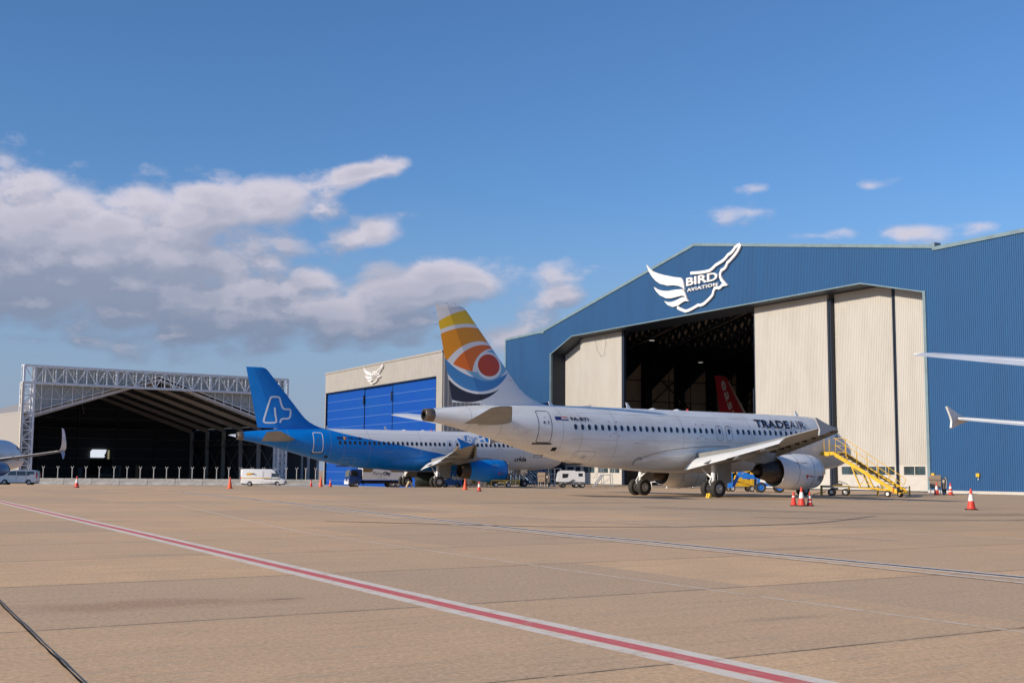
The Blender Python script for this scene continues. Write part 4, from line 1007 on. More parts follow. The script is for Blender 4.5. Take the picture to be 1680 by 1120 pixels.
mb.build('wall_rails', [DARKM], H)
for k, y in enumerate((-5, -11, -17, -23, -29, -35, -41, -47, -53, -59, -65)):
    mb = MB(); x0, x1 = 75.9, 77.6
    for x in (x0, x1): mb.box(x - .14, x + .14, y - .3, y + .3, 0, 19.2)
    mb.box(x0 + .14, x1 - .14, y - .06, y + .06, 13.2, 19.2)
    z = .2
    while z < 13: 
        mb.bar((x0, y, z), (x1, y, z + 1.1), .34, .12); mb.bar((x1, y, z), (x0, y, z + 1.1), .34, .12); mb.box(x0, x1, y - .1, y + .1, z + .42, z + .68); z += 1.35
    # haunched rafter
    P = [(77.6, 18.9), (67.4, 20.1), (50, 23.4), (33.35, 26.4), (33.35, 24.2), (50, 21.2), (62, 18.8), (69, 16.6), (75.9, 12.6), (77.6, 12.6)]
    mb.prism(P[:2] + [(67.4, 20.1), (62, 18.8), (69, 17.4), (75.9, 13.6), (77.6, 13.6)][1:], lambda a, b: (a, y - .10, b), lambda a, b: (a, y + .10, b))
    mb.bar((67.4, y, 20.0), (33.35, y, 26.3), .3, .25); mb.bar((62, y, 18.8), (33.35, y, 24.4), .3, .25)
    xx = 66.0
    while xx > 34.5:
        zt = np.interp(xx, [33.35, 67.4], [26.3, 20.0]); zt2 = np.interp(xx - 1.5, [33.35, 67.4], [26.3, 20.0]); zb = np.interp(xx, [33.35, 62], [24.4, 18.8]); zb2 = np.interp(xx - 1.5, [33.35, 62], [24.4, 18.8])
        mb.bar((xx, y, zt), (xx - 1.5, y, zb2), .14, .5); mb.bar((xx, y, zb), (xx - 1.5, y, zt2), .14, .5); xx -= 1.5
    for x in (-10.4, ): mb.box(x - .5, x + .5, y - .25, y + .25, 0, 19.5)
    mb.bar((-1, y, 20.2), (33.35, y, 26.3), .3, .6)
    mb.build('portal_frame', [NAVY], H)
mb = MB()
for i, y in enumerate((-6, -23, -40)):
    mb.bar((77.2, y, 1), (77.2, y - 8.5, 10), .16, .16); mb.bar((77.2, y, 10), (77.2, y - 8.5, 1), .16, .16); mb.bar((77.2, y, 11), (77.2, y - 8.5, 18), .16, .16); mb.bar((77.2, y, 18), (77.2, y - 8.5, 11), .16, .16)
for x in range(36, 76, 5): mb.bar((x, -1, rooft(x) - .5), (x, -69, rooft(x) - .5), .12, .2)
mb.build('wind_bracing', [DARKM], H)
mb = MB(); mb.box(-11.9, 78, -69.9, .35, .02, .06); tag(mb.build('hangar_floor', [mat('hangar_floor_grey', (.30, .27, .24), .6, var=.2, vscale=.3)], None), kind='structure')
bpy.data.objects['hangar_floor'].location = (36, 106, 0); bpy.data.objects['hangar_floor'].rotation_euler = (0, 0, rad(118))
for lx, ly, lz in ((53.5, -8, 18.6), (36, -20, 20), (66, -25, 17.5)):
    o = MB().lathe([(0, .02), (.12, .22), (-.02, .40), (-.16, .42)], (lx, ly, lz), 'z', 16).lathe([(-.14, .38), (-.14, .01)], (lx, ly, lz), 'z', 16, 1).build('high_bay_lamp', [DARKM, mat('lamp_lens', (.8, .8, .8), .3, emit=((1, .95, .88), .8))], H)
# door leaves: ribbed above, flat with a window band below
def door_leaf(s0, s1, y, top, wins):
    mb = MB(); ZB = 2.38
    corrugated(mb, s0, s1, .215, .04, lambda x: ZB, top, y)
    mb.add([(s0, y - .30, .1), (s0, y - .30, top(s0)), (s0, y, top(s0)), (s0, y, .1), (s1, y - .30, .1), (s1, y - .30, top(s1)), (s1, y, top(s1)), (s1, y, .1)], [(0, 1, 2, 3), (4, 7, 6, 5), (0, 4, 5, 1)])
    d = mb.build('sliding_door', [CREAM], H)
    q = MB(); q.box(s0 + .01, s1 - .01, y - .2, y + .03, .14, 1.52); q.box(s0 + .01, s1 - .01, y - .2, y + .03, 2.30, 2.44); q.box(s0 + .012, s1 - .012, y - .22, y + .05, 1.50, 1.56)
    for a in np.arange(s0 + 2.4, s1 - 1, 2.4): q.box(a - .012, a + .012, y - .1, y + .036, .16, 1.5)
    xs = [s0] + [v for w in wins for v in w] + [s1]
    for i in range(0, len(xs), 2): q.box(xs[i] + .01, xs[i + 1] - .01, y - .2, y + .028, 1.56, 2.30)
    q.build('door_base_panel', [CREAMF], d)
    for a, b in wins:
        w = MB(); w.box(a, b, y - .12, y - .08, 1.56, 2.30, 0)
        k = max(1, round((b - a) / 1.3))
        for i in range(k + 1): xx = a + (b - a) * i / k; w.box(xx - .035, xx + .035, y - .13, y + .015, 1.56, 2.30, 1)
        w.build('window', [WINT, CREAMF], d)
    return d
def flat(v): return lambda x: v
tp = lambda x: min(19.05, openb(min(65.5, max(.3, x))) - .02)
YD = -1.8
door_leaf(.45, 5.4, YD, tp, [(.75, 2.0), (2.3, 4.9)])
door_leaf(5.95, 13.9, YD - .55, tp, [(6.5, 9.9), (10.2, 13.4)])
door_leaf(14.4, 25.4, YD, tp, [(15.0, 18.9), (19.3, 21.2), (21.6, 24.9)])
door_leaf(51.1, 60.9, YD, tp, [(51.6, 53.9), (54.2, 56.6), (57.4, 60.3)])
door_leaf(60.9, 65.55, YD - .45, tp, [(61.3, 63), (63.3, 65.2)])
mb = MB()
for x in (5.55, 5.8, 14.0, 14.25): mb.box(x - .08, x + .08, YD - .5, YD - .05, .1, 18.6)
mb.box(50.6, 51.08, YD - .35, YD - .02, .1, 19.05); mb.box(25.42, 25.6, YD - .35, YD - .02, .1, 19.05)
mb.box(25.62, 25.75, YD - .3, YD + .05, .1, 10.5, 0)
mb.build('door_edge_post', [NAVY, CREAM], H)
mb = MB(); mb.box(5.44, 5.9, YD - .3, YD - .2, .1, 2.4); mb.box(13.95, 14.35, YD - .3, YD - .2, .1, 2.4); mb.build('door_gap_panel', [LINE], H)
mb = MB(); mb.tube([(57.2, YD + .12, 18.9), (56.6, YD + .15, 17.2), (55.6, YD + .15, 16.2), (54.8, YD + .15, 16.5), (54.4, YD + .12, 18.9)], .014, 5); mb.build('hanging_cable', [SEAL], H)
mb = MB(); mb.box(-12.2, .2, -.3, .22, .05, .28); mb.build('base_kerb', [CREAMF], H)

# ---- the raised sign, also repeated small on the grey hangar
WINGS = [[(42.5, 25.98), (41.9, 25.5), (41.27, 25.02), (40.2, 24.62), (39.08, 24.28), (37.3, 23.82), (35.69, 23.49), (35.35, 23.2), (35.18, 22.86), (34.98, 22.0), (35.4, 22.35), (36.12, 22.62), (37.2, 22.84), (38.23, 22.92), (39.74, 23.35), (40.6, 23.8), (41.35, 24.4), (42.0, 25.1)],
         [(41.02, 23.13), (40.2, 22.72), (39.1, 22.42), (38.0, 22.28), (36.97, 22.27), (35.4, 22.15), (35.1, 21.9), (34.89, 21.59), (34.60, 21.02), (35.0, 21.32), (35.51, 21.45), (36.98, 21.40), (37.8, 21.40), (38.6, 21.53), (39.76, 22.0), (40.5, 22.55)],
         [(38.94, 21.21), (38.3, 21.03), (37.62, 20.95), (36.9, 20.98), (36.35, 21.07), (35.6, 21.22), (34.9, 21.20), (34.6, 20.95), (34.25, 20.62), (34.7, 20.74), (35.11, 20.73), (35.65, 20.6), (36.15, 20.43), (36.7, 20.36), (37.3, 20.36), (38.26, 20.70)]]
OUT1 = [(33.85, 23.75), (32.9, 23.66), (32.04, 23.58), (31.1, 23.54), (30.35, 23.56), (29.85, 23.72), (29.3, 23.98), (28.75, 24.12), (28.16, 24.25), (27.65, 24.45), (27.1, 24.80), (26.7, 24.90), (26.3, 25.08), (25.9, 25.40), (25.45, 25.55), (25.05, 25.62)]
OUT2 = [(24.98, 25.58), (25.35, 25.1), (25.8, 24.72), (26.3, 24.42), (26.8, 24.15), (27.25, 23.95), (27.5, 23.6), (27.75, 23.42), (28.3, 23.28), (28.52, 22.95), (28.50, 22.6), (28.3, 22.25), (27.9, 21.9), (27.5, 21.62), (27.9, 21.68), (28.2, 21.66), (28.45, 21.52), (28.7, 21.42), (29.1, 21.52), (29.5, 21.48), (29.72, 21.2), (29.85, 20.85), (30.2, 20.6), (30.7, 20.35), (31.3, 20.08), (31.7, 19.98), (32.1, 19.95), (32.5, 20.0), (32.9, 19.9), (33.7, 19.72), (34.3, 19.62), (34.85, 19.6), (35.3, 19.75), (35.74, 19.90), (36.1, 20.05), (36.4, 20.22)]
def wing_sign(name, label, f, depth, parent=None, loc=(0, 0, 0), rz=0, group=None):
    """f(s, z, t) -> local point"""
    root = empty(name, loc, rz, label, 'sign', group)
    for P in WINGS: MB().prism(P, lambda a, b: f(a, b, 0), lambda a, b: f(a, b, depth)).build('wing_feather', [SIGNW], root)
    q = MB(); ribbon_solid(q, OUT1, .31, lambda a, b: f(a, b, 0), lambda a, b: f(a, b, depth)); q.build('outline_strip', [SIGNW], root)
    q = MB(); ribbon_solid(q, OUT2, .31, lambda a, b: f(a, b, .003), lambda a, b: f(a, b, depth + .003)); q.build('outline_strip', [SIGNW], root)
    q = MB(); solid_text(q, 'BIRD', lambda a, b, t: f(34.65 - a, 22.40 + b - .012 * a, t), 5.65, .90, depth, bold=.02, spacing=1.0); q.build('lettering', [SIGNW], root)
    q = MB(); solid_text(q, 'AVIATION', lambda a, b, t: f(34.5 - a, 21.72 + b - .002 * a, t), 5.5, .38, depth, bold=.008, spacing=1.12); q.build('lettering', [SIGNW], root)
    return root
wing_sign('wall_sign', 'big white BIRD AVIATION sign with wings and island outline high on the blue hangar', lambda s, z, t: (s, .10 + t, z), .20, None, (36, 106, 0), rad(118))
# yellow boxes on the wall
for k, (sx, lb) in enumerate(((-.28, 'yellow box on the blue wall beside the door corner'), (-5.05, 'yellow box on the blue wall nearest the right edge'))):
    r = empty('wall_box', (36, 106, 0), rad(118), lb, 'box', 'yellow boxes on the blue wall')
    MB().box(sx - .22, sx + .10, .06, .22, 1.44, 1.72).build('housing', [YELL], r)
    q = MB(); q.box(sx - .1, sx, .06, .14, 1.18, 1.30); q.tube([(sx - .05, .1, 1.44), (sx - .05, .1, 1.30)], .02, 6); q.build('socket', [SILV], r)

# ---- grey hangar with royal blue doors (x along the front to the right, y inwards)
G = empty('hangar', (-28.05, 185, -.75), rad(-62), 'light grey flat roofed hangar with tall royal blue doors', 'hangar')
G.scale = (.925, .925, .925)
def gl(z): return z + .85
mb = MB()
corrugated(mb, 0, .42, .6, .05, flat(0), flat(gl(17.3)), 0, flip=-1); corrugated(mb, .42, 43.4, .6, .05, flat(gl(14.15)), flat(gl(17.3)), 0, flip=-1); corrugated(mb, 43.4, 45.3, .6, .05, flat(0), flat(gl(17.3)), 0, flip=-1)
mb.build('front_wall', [GREYCL], G)
mb = MB(); corrugated(mb, 0, 7, .6, .05, flat(0), flat(gl(17.25)), 0, fx=lambda a, o, z: (45.3 + o, a, z)); corrugated(mb, 0, 7, .6, .05, flat(0), flat(gl(17.25)), 0, fx=lambda a, o, z: (-o, a, z)); mb.box(0, 45.3, 6.9, 7, 0, gl(17.2)); mb.build('side_wall', [SIDEGR], G)
mb = MB(); mb.box(.1, 45.2, .1, 6.9, gl(17.0), gl(17.15)); mb.build('roof', [SIDEGR], G)
mb = MB(); mb.box(-.08, 45.42, -.14, .1, gl(17.2), gl(17.45)); mb.box(45.3, 45.42, .1, 7, gl(17.2), gl(17.45)); mb.build('roof_flashing', [GREYCL], G)
mb = MB(); mb.box(.42, 43.4, -.10, .5, gl(14.02), gl(14.16)); mb.box(.34, .46, -.02, .5, 0, gl(14.1)); mb.box(43.36, 43.44, -.02, .5, 0, gl(14.1)); mb.build('door_track', [NAVY], G)
edges = [.46, 16.8, 28.0, 43.36]
for i in range(3):
    a, b = edges[i], edges[i + 1]; yy = .28 + .12 * (i == 1)
    d = MB(); d.box(a + .04, b - .04, yy, yy + .3, .12, gl(14.0)); dd = d.build('hangar_door', [ROYAL], G)
    q = MB(); z = gl(14.0) - 1.42
    while z > .4: q.box(a + .06, b - .06, yy - .035, yy + .01, z, z + .07); z -= 1.385
    q.build('door_seam', [DLINE], dd)
    if i: q = MB(); q.box(a - .03, a + .03, yy - .1, yy - .02, .2, gl(13.9)); q.box(a - .16, a + .16, yy - .30, yy - .21, gl(11.6), gl(13.0)); q.build('door_hinge_post', [NAVY], dd)
wing_sign('wall_sign', 'small white winged sign on the light grey hangar above its blue doors', lambda s, z, t: (17.75 + (42.5 - s) * .437, -.06 - t, gl(14.45 + (z - 19.5) * .415)), .28, None, (-28.05, 185, -.75), rad(-62)).scale = (.925, .925, .925)
mb = MB(); mb.add([(-3, -9, .02), (48, -9, .02), (48, 0, .32), (-3, 0, .32)], [(0, 1, 2, 3)])
o = mb.build('door_apron', [mat('pale_concrete', (.46, .42, .35), .85, var=.2, vscale=.6)]); tag(o, kind='structure'); o.location = (-28.05, 185, -.75); o.rotation_euler = (0, 0, rad(-62)); o.scale = (.925, .925, .925)

# ---- open fronted truss hangar on the left (x along the front, y inwards)
T = empty('hangar', (-83.4, 210, -.85), rad(37.5), 'open fronted hangar framed by a long white lattice truss, dark inside', 'hangar')
Lw = 49.9; zT, zB = 20.1, 17.15
def gable(x): return 19.55 - abs(x - 24.6) * .318
mb = MB()
for y in (0, 1.6):
    mb.bar((0, y, zT), (Lw, y, zT), .30, .30); mb.bar((0, y, zB), (Lw, y, zB), .36, .34)
n = 28; st = Lw / n
for i in range(n + 1):
    x = i * st; w = .34 if i in (0, 1, 9, 19, n - 1, n) else .17
    mb.bar((x, 0, zB), (x, 0, zT), w, w); mb.bar((x, 1.6, zB), (x, 1.6, zT), .07)
    mb.bar((x, 0, zT), (x, 1.6, zT), .12); mb.bar((x, 0, zB), (x, 1.6, zB), .12)
    if i < n:
        for y in (0,) :
            if i % 2: mb.bar((x, y, zB), (x + st, y, zT), .15)
            else: mb.bar((x, y, zT), (x + st, y, zB), .13)
        mb.bar((x, 0, zT), (x + st, 1.6, zT), .09)
mb.build('front_truss', [STEEL], T)
for x0 in (0, Lw - 1.75):
    mb = MB(); z = 0; x1 = x0 + 1.75
    for x in (x0, x1):
        for y in (0, 1.6): mb.bar((x, y, 0), (x, y, zB), .26 + .16 * (x == (x1 if x0 == 0 else x0)), .3)
    k = 0
    while z < zB - 1:
        z2 = min(zB, z + 1.5)
        for y in (0, 1.6):
            mb.bar((x0, y, z2), (x1, y, z2), .16)
            if k % 2: mb.bar((x0, y, z), (x1, y, z2), .14)
            else: mb.bar((x1, y, z), (x0, y, z2), .14)
            if x0 > 1: mb.bar((x1, y, z), (x0, y, z2), .12) if k % 2 else mb.bar((x0, y, z), (x1, y, z2), .12)
        for x in (x0, x1): mb.bar((x, 0, z), (x, 1.6, z2), .10)
        z = z2; k += 1
    mb.build('lattice_tower', [STEEL], T)
mb = MB()   # ribbed infill between roof slope and truss top
corrugated(mb, 1.9, Lw + .3, .42, .05, lambda x: gable(x) + .10, flat(zT - .05), 2.1, flip=-1)
corrugated(mb, .2, 1.7, .42, .05, flat(0), flat(10.5), 2.1, flip=-1)
mb.build('infill_wall', [GRCL], T)
mb = MB()
for i in range(1, n):
    x = i * st
    if x > Lw - 1.8: continue
    zg = gable(x)
    if zg < zB - .8: 
        mb.bar((x, 1.9, zg - .9), (x, 1.9, zB), .12)
        if x < Lw / 2: 
            if gable(x + st) < zB - .5: mb.bar((x, 1.9, zB), (x + st, 1.9, max(gable(x + st), 14.6)), .06) if i % 2 else mb.bar((x, 1.9, max(zg, 14.6)), (x + st, 1.9, zB), .06)
        else: mb.bar((x, 1.9, zB), (x + st * (1 if i % 2 else -1), 1.9, max(gable(x + st), 14.6)), .06)
mb.bar((1.75, 1.9, 14.6), (14.5 - 4.8, 1.9, 14.6), .10); mb.bar((Lw - 1.75, 1.9, 14.6), (39.8, 1.9, 14.6), .10)
for sg in (-1, 1):
    a = 24.6; b = 1.7 if sg < 0 else Lw - 1.7
    for dz in (-.05, -.72): mb.bar((a, 1.86, gable(a) + dz), (b, 1.86, gable(b) + dz), .15, .17)
mb.build('gable_lattice', [STEEL], T)
mb = MB()   # roof sheets
for a, b in ((0, 24.6), (24.6, Lw + .5)):
    mb.hexa([(a, 2.2, gable(a) - .02), (b, 2.2, gable(b) - .02), (b, 46, gable(b) - .02), (a, 46, gable(a) - .02)], [(a, 2.2, gable(a) + .06), (b, 2.2, gable(b) + .06), (b, 46, gable(b) + .06), (a, 46, gable(a) + .06)])
mb.build('roof', [mat('roof_sheet_dark', (.12, .115, .11), .7)], T)
mb = MB(); mb.add([(-.3, 2.2, gable(0) + .08), (24.6, 2.2, gable(24.6) + .10), (24.6, 46, gable(24.6) + .10), (-.3, 46, gable(0) + .08)], [(0, 1, 2, 3)]); mb.build('roof_skin', [MATS['pale_side_cladding'] if 'pale_side_cladding' in MATS else mat('pale_side_cladding', (.33, .315, .30), .7)], T)
for k in range(6):
    y = 2.6 + k * 8.4; mb = MB()
    for sg in (-1, 1):
        a = 24.6; b = .6 if sg < 0 else Lw - .5
        mb.hexa([(a, y - .18, gable(a) - .95), (b, y - .18, gable(b) - 1.30), (b, y + .18, gable(b) - 1.30), (a, y + .18, gable(a) - .95)], [(a, y - .18, gable(a) - .35), (b, y - .18, gable(b) - .35), (b, y + .18, gable(b) - .35), (a, y + .18, gable(a) - .35)])
        mb.box(b - .35, b + .35, y - .22, y + .22, 0, gable(b) - .9)
    mb.build('portal_frame', [RAFT], T)
mb = MB()
for x in list(range(2, 24, 2)) + list(range(26, 50, 2)): mb.bar((x, 2.3, gable(x) - .18), (x, 46, gable(x) - .18), .12, .22)
mb.build('purlins', [mat('purlin_dark', (.10, .09, .08), .7)], T)
mb = MB()
for k in range(5):
    y = 2.6 + k * 8.4; x = Lw - .5
    mb.bar((x, y, .5), (x, y + 8.4, 7.5), .12); mb.bar((x, y + 8.4, .5), (x, y, 7.5), .12)
    mb.bar((x, y, 8.8), (x, y + 8.4, 8.8), .16); mb.bar((x, y, 7.6), (x, y + 8.4, 7.6), .16)
    for j in range(6): mb.bar((x, y + j * 1.4, 7.6 if j % 2 else 8.8), (x, y + j * 1.4 + 1.4, 8.8 if j % 2 else 7.6), .1)
mb.build('side_bracing', [mat('brace_grey', (.22, .21, .20), .7)], T)
mb = MB(); corrugated(mb, .3, 46, .5, .04, flat(0), flat(12.2), 0, fx=lambda a, o, z: (-.25 - o, a, z)); mb.build('side_wall', [mat('pale_side_cladding', (.33, .315, .30), .7)], T)
mb = MB(); mb.box(-.3, -.1, -.25, .28, 0, 17.2); mb.build('corner_trim', [CREAMF], T)
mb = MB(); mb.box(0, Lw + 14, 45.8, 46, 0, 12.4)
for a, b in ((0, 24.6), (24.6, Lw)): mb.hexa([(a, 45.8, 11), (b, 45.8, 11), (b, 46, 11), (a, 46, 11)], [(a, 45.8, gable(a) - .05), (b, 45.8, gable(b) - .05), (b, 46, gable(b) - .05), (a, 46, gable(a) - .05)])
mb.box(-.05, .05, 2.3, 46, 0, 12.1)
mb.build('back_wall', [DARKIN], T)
mb = MB()
for z in (2.6, 4.7, 6.8, 8.9, 11.0, 13.1, 15.2):
    hw = min(24.4, (19.4 - z) / .318) if z > 11.8 else 24.4
    mb.box(24.6 - hw, 24.6 + hw, 45.66, 45.8, z, z + .09)
mb.build('wall_rail', [mat('rail_grey', (.22, .22, .22), .6)], T)
mb = MB()
for x in (8, 16.3, 24.6, 33, 41.3): mb.box(x - .18, x + .18, 45.4, 45.75, 0, gable(x) - .5)
mb.build('wall_column', [DARKM], T)
# side annex on the right
mb = MB(); mb.box(Lw + .2, Lw + 14, 3, 45, 8.0, 8.3); mb.build('annex_roof', [DARKIN], T)
mb = MB()
for x, y in ((Lw + 5.5, 1.2), (Lw + 6.6, 6), (Lw + 7.6, 1.2), (Lw + 9.2, 8)): mb.box(x - .2, x + .2, y - .2, y + .2, 0, 8.0)
mb.build('annex_column', [mat('column_grey', (.34, .36, .38), .6)], T)
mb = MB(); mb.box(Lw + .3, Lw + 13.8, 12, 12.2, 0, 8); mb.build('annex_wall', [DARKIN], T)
# the lit hatch in the back wall, boards and door
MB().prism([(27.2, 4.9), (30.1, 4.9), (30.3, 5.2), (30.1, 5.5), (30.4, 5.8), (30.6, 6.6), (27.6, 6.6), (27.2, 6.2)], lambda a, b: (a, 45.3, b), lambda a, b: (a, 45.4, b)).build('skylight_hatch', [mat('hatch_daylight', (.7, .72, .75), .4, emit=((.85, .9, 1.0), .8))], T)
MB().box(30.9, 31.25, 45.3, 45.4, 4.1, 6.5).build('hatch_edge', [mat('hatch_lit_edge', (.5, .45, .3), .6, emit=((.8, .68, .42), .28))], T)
MB().box(26.8, 31.4, 43.9, 44.0, 1.6, 4.6).build('inner_balcony', [BLACK], T)
MB().box(24.6, 25.6, 45.4, 45.5, 0, 2.7).build('back_door', [mat('door_grey_blue', (.13, .17, .21), .6)], T)
mb = MB(); mb.box(28.9, 33.4, 44.0, 44.1, .9, 3.2); mb.box(29.3, 33.0, 43.9, 43.98, 1.2, 2.9, 1); mb.build('wall_banner', [mat('banner_grey', (.25, .26, .27), .6), mat('banner_dark', (.09, .10, .11), .6)], T)
MB().box(36.6, 37.6, 44.0, 44.1, .6, 3.4).build('notice_board', [mat('board_brown', (.34, .25, .16), .7)], T)
MB().tube([(19.6, 30, 17.2), (19.9, 30, 15.5), (20.4, 30, 13.4)], .05, 5).build('hanging_rope', [RAFT], T)
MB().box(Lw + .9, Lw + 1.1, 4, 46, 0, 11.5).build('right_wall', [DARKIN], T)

# ------------------------------------------------------------------ barrier line with its posts
def bl(u):
    """where the barrier line stands, from its bearing"""
    k = (u - 840) / 2018.0; x0, y0, dx, dy = -76.0, 196.0, 1.0, 0.095
    t = (k * y0 - x0) / (dx - k * dy); return x0 + t * dx, y0 + t * dy
blk = MB(); LB = 4.3
P = [(-.40, 0), (-.40, .10), (-.14, .36), (-.10, 1.02), (.10, 1.02), (.14, .36), (.40, .10), (.40, 0)]
blk.loft([[(x, a * .8, b) for a, b in P] for x in (-LB / 2 + .02, -LB / 2 + .05, LB / 2 - .05, LB / 2 - .02)], 0, False)
b0 = blk.build('concrete_barrier', [CONCR])
bx0 = bl(66)[0]; bx1 = bl(524)[0]; nb = int((bx1 - bx0) / LB)
def ordn(i): return ['first', 'second', 'third', 'fourth', 'fifth', 'sixth', 'seventh', 'eighth', 'ninth', 'tenth', 'eleventh', 'twelfth', 'thirteenth', 'fourteenth', 'fifteenth', 'sixteenth', 'seventeenth', 'eighteenth', 'nineteenth', 'twentieth', 'twenty-first', 'twenty-second', 'twenty-third', 'twenty-fourth'][i]
for i in range(nb + 1):
    o = b0 if i == 0 else b0.copy()
    if i: C.objects.link(o)
    x = bx0 + LB * (i + .5) ; y = 196 + (x + 76) * .095
    o.location = (x, y, gz(x, y)); o.rotation_euler = (0, 0, atan2(.095, 1))
    tag(o, 'grey concrete barrier block, %s from the minivan in the row before the open hangar' % ordn(i), 'barrier', 'concrete barriers in front of the open hangar')
p0 = None
for i, u in enumerate((50, 74, 98, 121.5, 144, 166, 190, 211.5, 233, 255, 276, 297, 318, 338, 358, 378, 397, 416, 435, 454, 472, 489, 504, 520)):
    x, y = bl(u); g = gz(x, y)
    if p0 is None:
        m_ = MB(); m_.tube([(0, 0, 0), (0, 0, 2.55)], .075, 8); m_.tube([(0, 0, 2.50), (-.22, 0, 2.92)], .05, 6); m_.tube([(0, 0, 2.50), (.22, 0, 2.92)], .05, 6)
        p0 = m_.build('fence_post', [POSTC]); o = p0
    else:
        o = p0.copy(); C.objects.link(o)
    o.location = (x, y + .75, g)
    tag(o, 'galvanised fence post with forked top, %s from the left behind the barrier row' % ordn(i), 'fence post', 'forked fence posts behind the barriers')

# ------------------------------------------------------------------ traffic cones
def cone(h, kind, x, y, lab, lean=0):
    r = empty('traffic_cone', (x, y, gz(x, y)), random.random() * 3, lab, 'traffic cone', 'traffic cones on the apron')
    m_ = {'plain': CONEO, 'red': CONE, 'band': CONE, 'two': CONE}[kind]; R0 = .175 * h + .02; z0 = .04
    prof = lambda z: R0 + (.035 - R0) * (z - z0) / (h - z0)
    MB().lathe([(z0, R0 * 1.12), (z0 + .03, R0 * 1.1), (z0 + .05, prof(z0 + .05)), (h - .02, .038), (h, .03), (h, .001)], (0, 0, 0), 'z', 24).build('cone_body', [m_], r, 40)
    w = .24 * h
    MB().prism([(-w, -w * .8), (-w * .8, -w), (w * .8, -w), (w, -w * .8), (w, w * .8), (w * .8, w), (-w * .8, w), (-w, w * .8)], lambda a, b: (a, b, 0.005), lambda a, b: (a, b, .05)).build('cone_base', [RUBBER if kind != 'plain' else CONEO], r)
    bands = {'plain': [], 'red': [(.62, .70)], 'band': [(.42, .74)], 'two': [(.28, .36), (.52, .72)]}[kind]
    for a, b in bands: MB().lathe([(a * h, prof(a * h) + .006), (b * h, prof(b * h) + .006)], (0, 0, 0), 'z', 24).build('reflective_band', [CONEW], r, 40)
    return r
cone(1.0, 'band', -37.9, 108.1, 'small red and white cone alone in front of the open hangar, far left')
cone(1.02, 'plain', -24.6, 108.4, 'plain orange cone left of the high roofed white van')
cone(.75, 'red', -22.2, 137.5, 'short red cone left of the tall one by the grey hangar corner')
cone(1.15, 'plain', -20.9, 136, 'tall plain orange cone at the corner of the grey hangar')
cone(.85, 'red', -19.7, 135, 'small red and white cone right of the tall one by the royal blue door')
cone(1.0, 'plain', -4.08, 110.0, 'plain orange cone under the blue engine')
cone(.82, 'band', -2.63, 102.1, 'red and white cone under the blue engine, right of the orange one')
cone(.72, 'red', 14.20, 62.3, 'left, shorter red cone of the trio beside the white engine')
cone(.95, 'band', 14.53, 62.0, 'tallest cone of the trio beside the white engine, with broad white band')
cone(.72, 'two', 14.98, 62.2, 'right, shorter red cone of the trio beside the white engine')
cone(.98, 'band', 21.3, 57.4, 'lone red and white cone on the open apron at the far right')
cone(.98, 'band', 33.6, 97.8, 'red and white cone in front of the brown covered cabinet')
cone(.98, 'two', 34.55, 97.4, 'banded red cone just right of the brown covered cabinet')
cone(.7, 'plain', -60.8, 150.0, 'thin orange cone in front of the silver minivan')
# chocks
for x, y, rz, lb in ((11.2 + 1.75, 81.0, .6, 'yellow wheel chock behind the nearest main wheel'),):
    r = empty('wheel_chock', (13.05, 81.35, 0), .59, lb, 'wheel chock')
    MB().prism([(-.24, 0), (.10, 0), (-.08, .30), (-.14, .30)], lambda a, b: (a, -.17, b), lambda a, b: (a, .17, b)).build('block', [YELL], r)
    MB().bar((-.235, -.03, .04), (-.15, .05, .28), .05, .012).build('dark_stripe', [DARKM], r)
r = empty('wheel_chock', (-10.5, 127.9, gz(-10.5, 127.9)), .5, 'pale wooden chock stand between the blue airliner main wheels', 'wheel chock')
MB().prism([(-.4, 0), (-.28, 0), (0, .45), (.28, 0), (.4, 0), (.08, .62), (-.08, .62)], lambda a, b: (a, -.15, b), lambda a, b: (a, .15, b)).build('block', [mat('pale_wood', (.55, .40, .25), .7)], r)

# ------------------------------------------------------------------ vehicles (local x = forward, y = left)
def side_body(mb, prof, w, tum, mi=0, n=None):
    """closed side profile (x,z) widened to w with inset edges"""
    P = prof; inset = tum
    cx = sum(p[0] for p in P) / len(P); cz = sum(p[1] for p in P) / len(P)
    rings = []
    for y, k in ((-w / 2, .955), (-w / 2 + .04, .985), (-w / 2 + .14, 1.0), (w / 2 - .14, 1.0), (w / 2 - .04, .985), (w / 2, .955)):
        rings.append([(cx + (x - cx) * k, y * (1 - inset * max(0, z - .9)), cz + (z - cz) * k) for x, z in P])
    return mb.loft(rings, mi, True)
def v_wheels(root, xs, r, w, half, spare=True):
    for x in xs:
        for s in (-1, 1): 
            wheel(root, (x, s * (half - w / 2), r), r, w, s, .60, RIM)
def side_y(w, tum, z): return w / 2 * (1 - tum * max(0, z - .9))
def panel_side(root, name, poly, w, tum, ma, off=.012):
    for s in (-1, 1):
        q = MB(); n = len(poly)
        q.add([(x, s * (side_y(w, tum, z) + off), z) for x, z in poly] + [(x, s * (side_y(w, tum, z) - .05), z) for x, z in poly], [tuple(range(n))] + [(i, (i + 1) % n, (i + 1) % n + n, i + n) for i in range(n)])
        q.build(name, [ma], root)
def arch(cx, r, z=.28, n=8): return [(cx + r * cos(a), z + r * sin(a)) for a in [pi * k / n for k in range(n + 1)]]
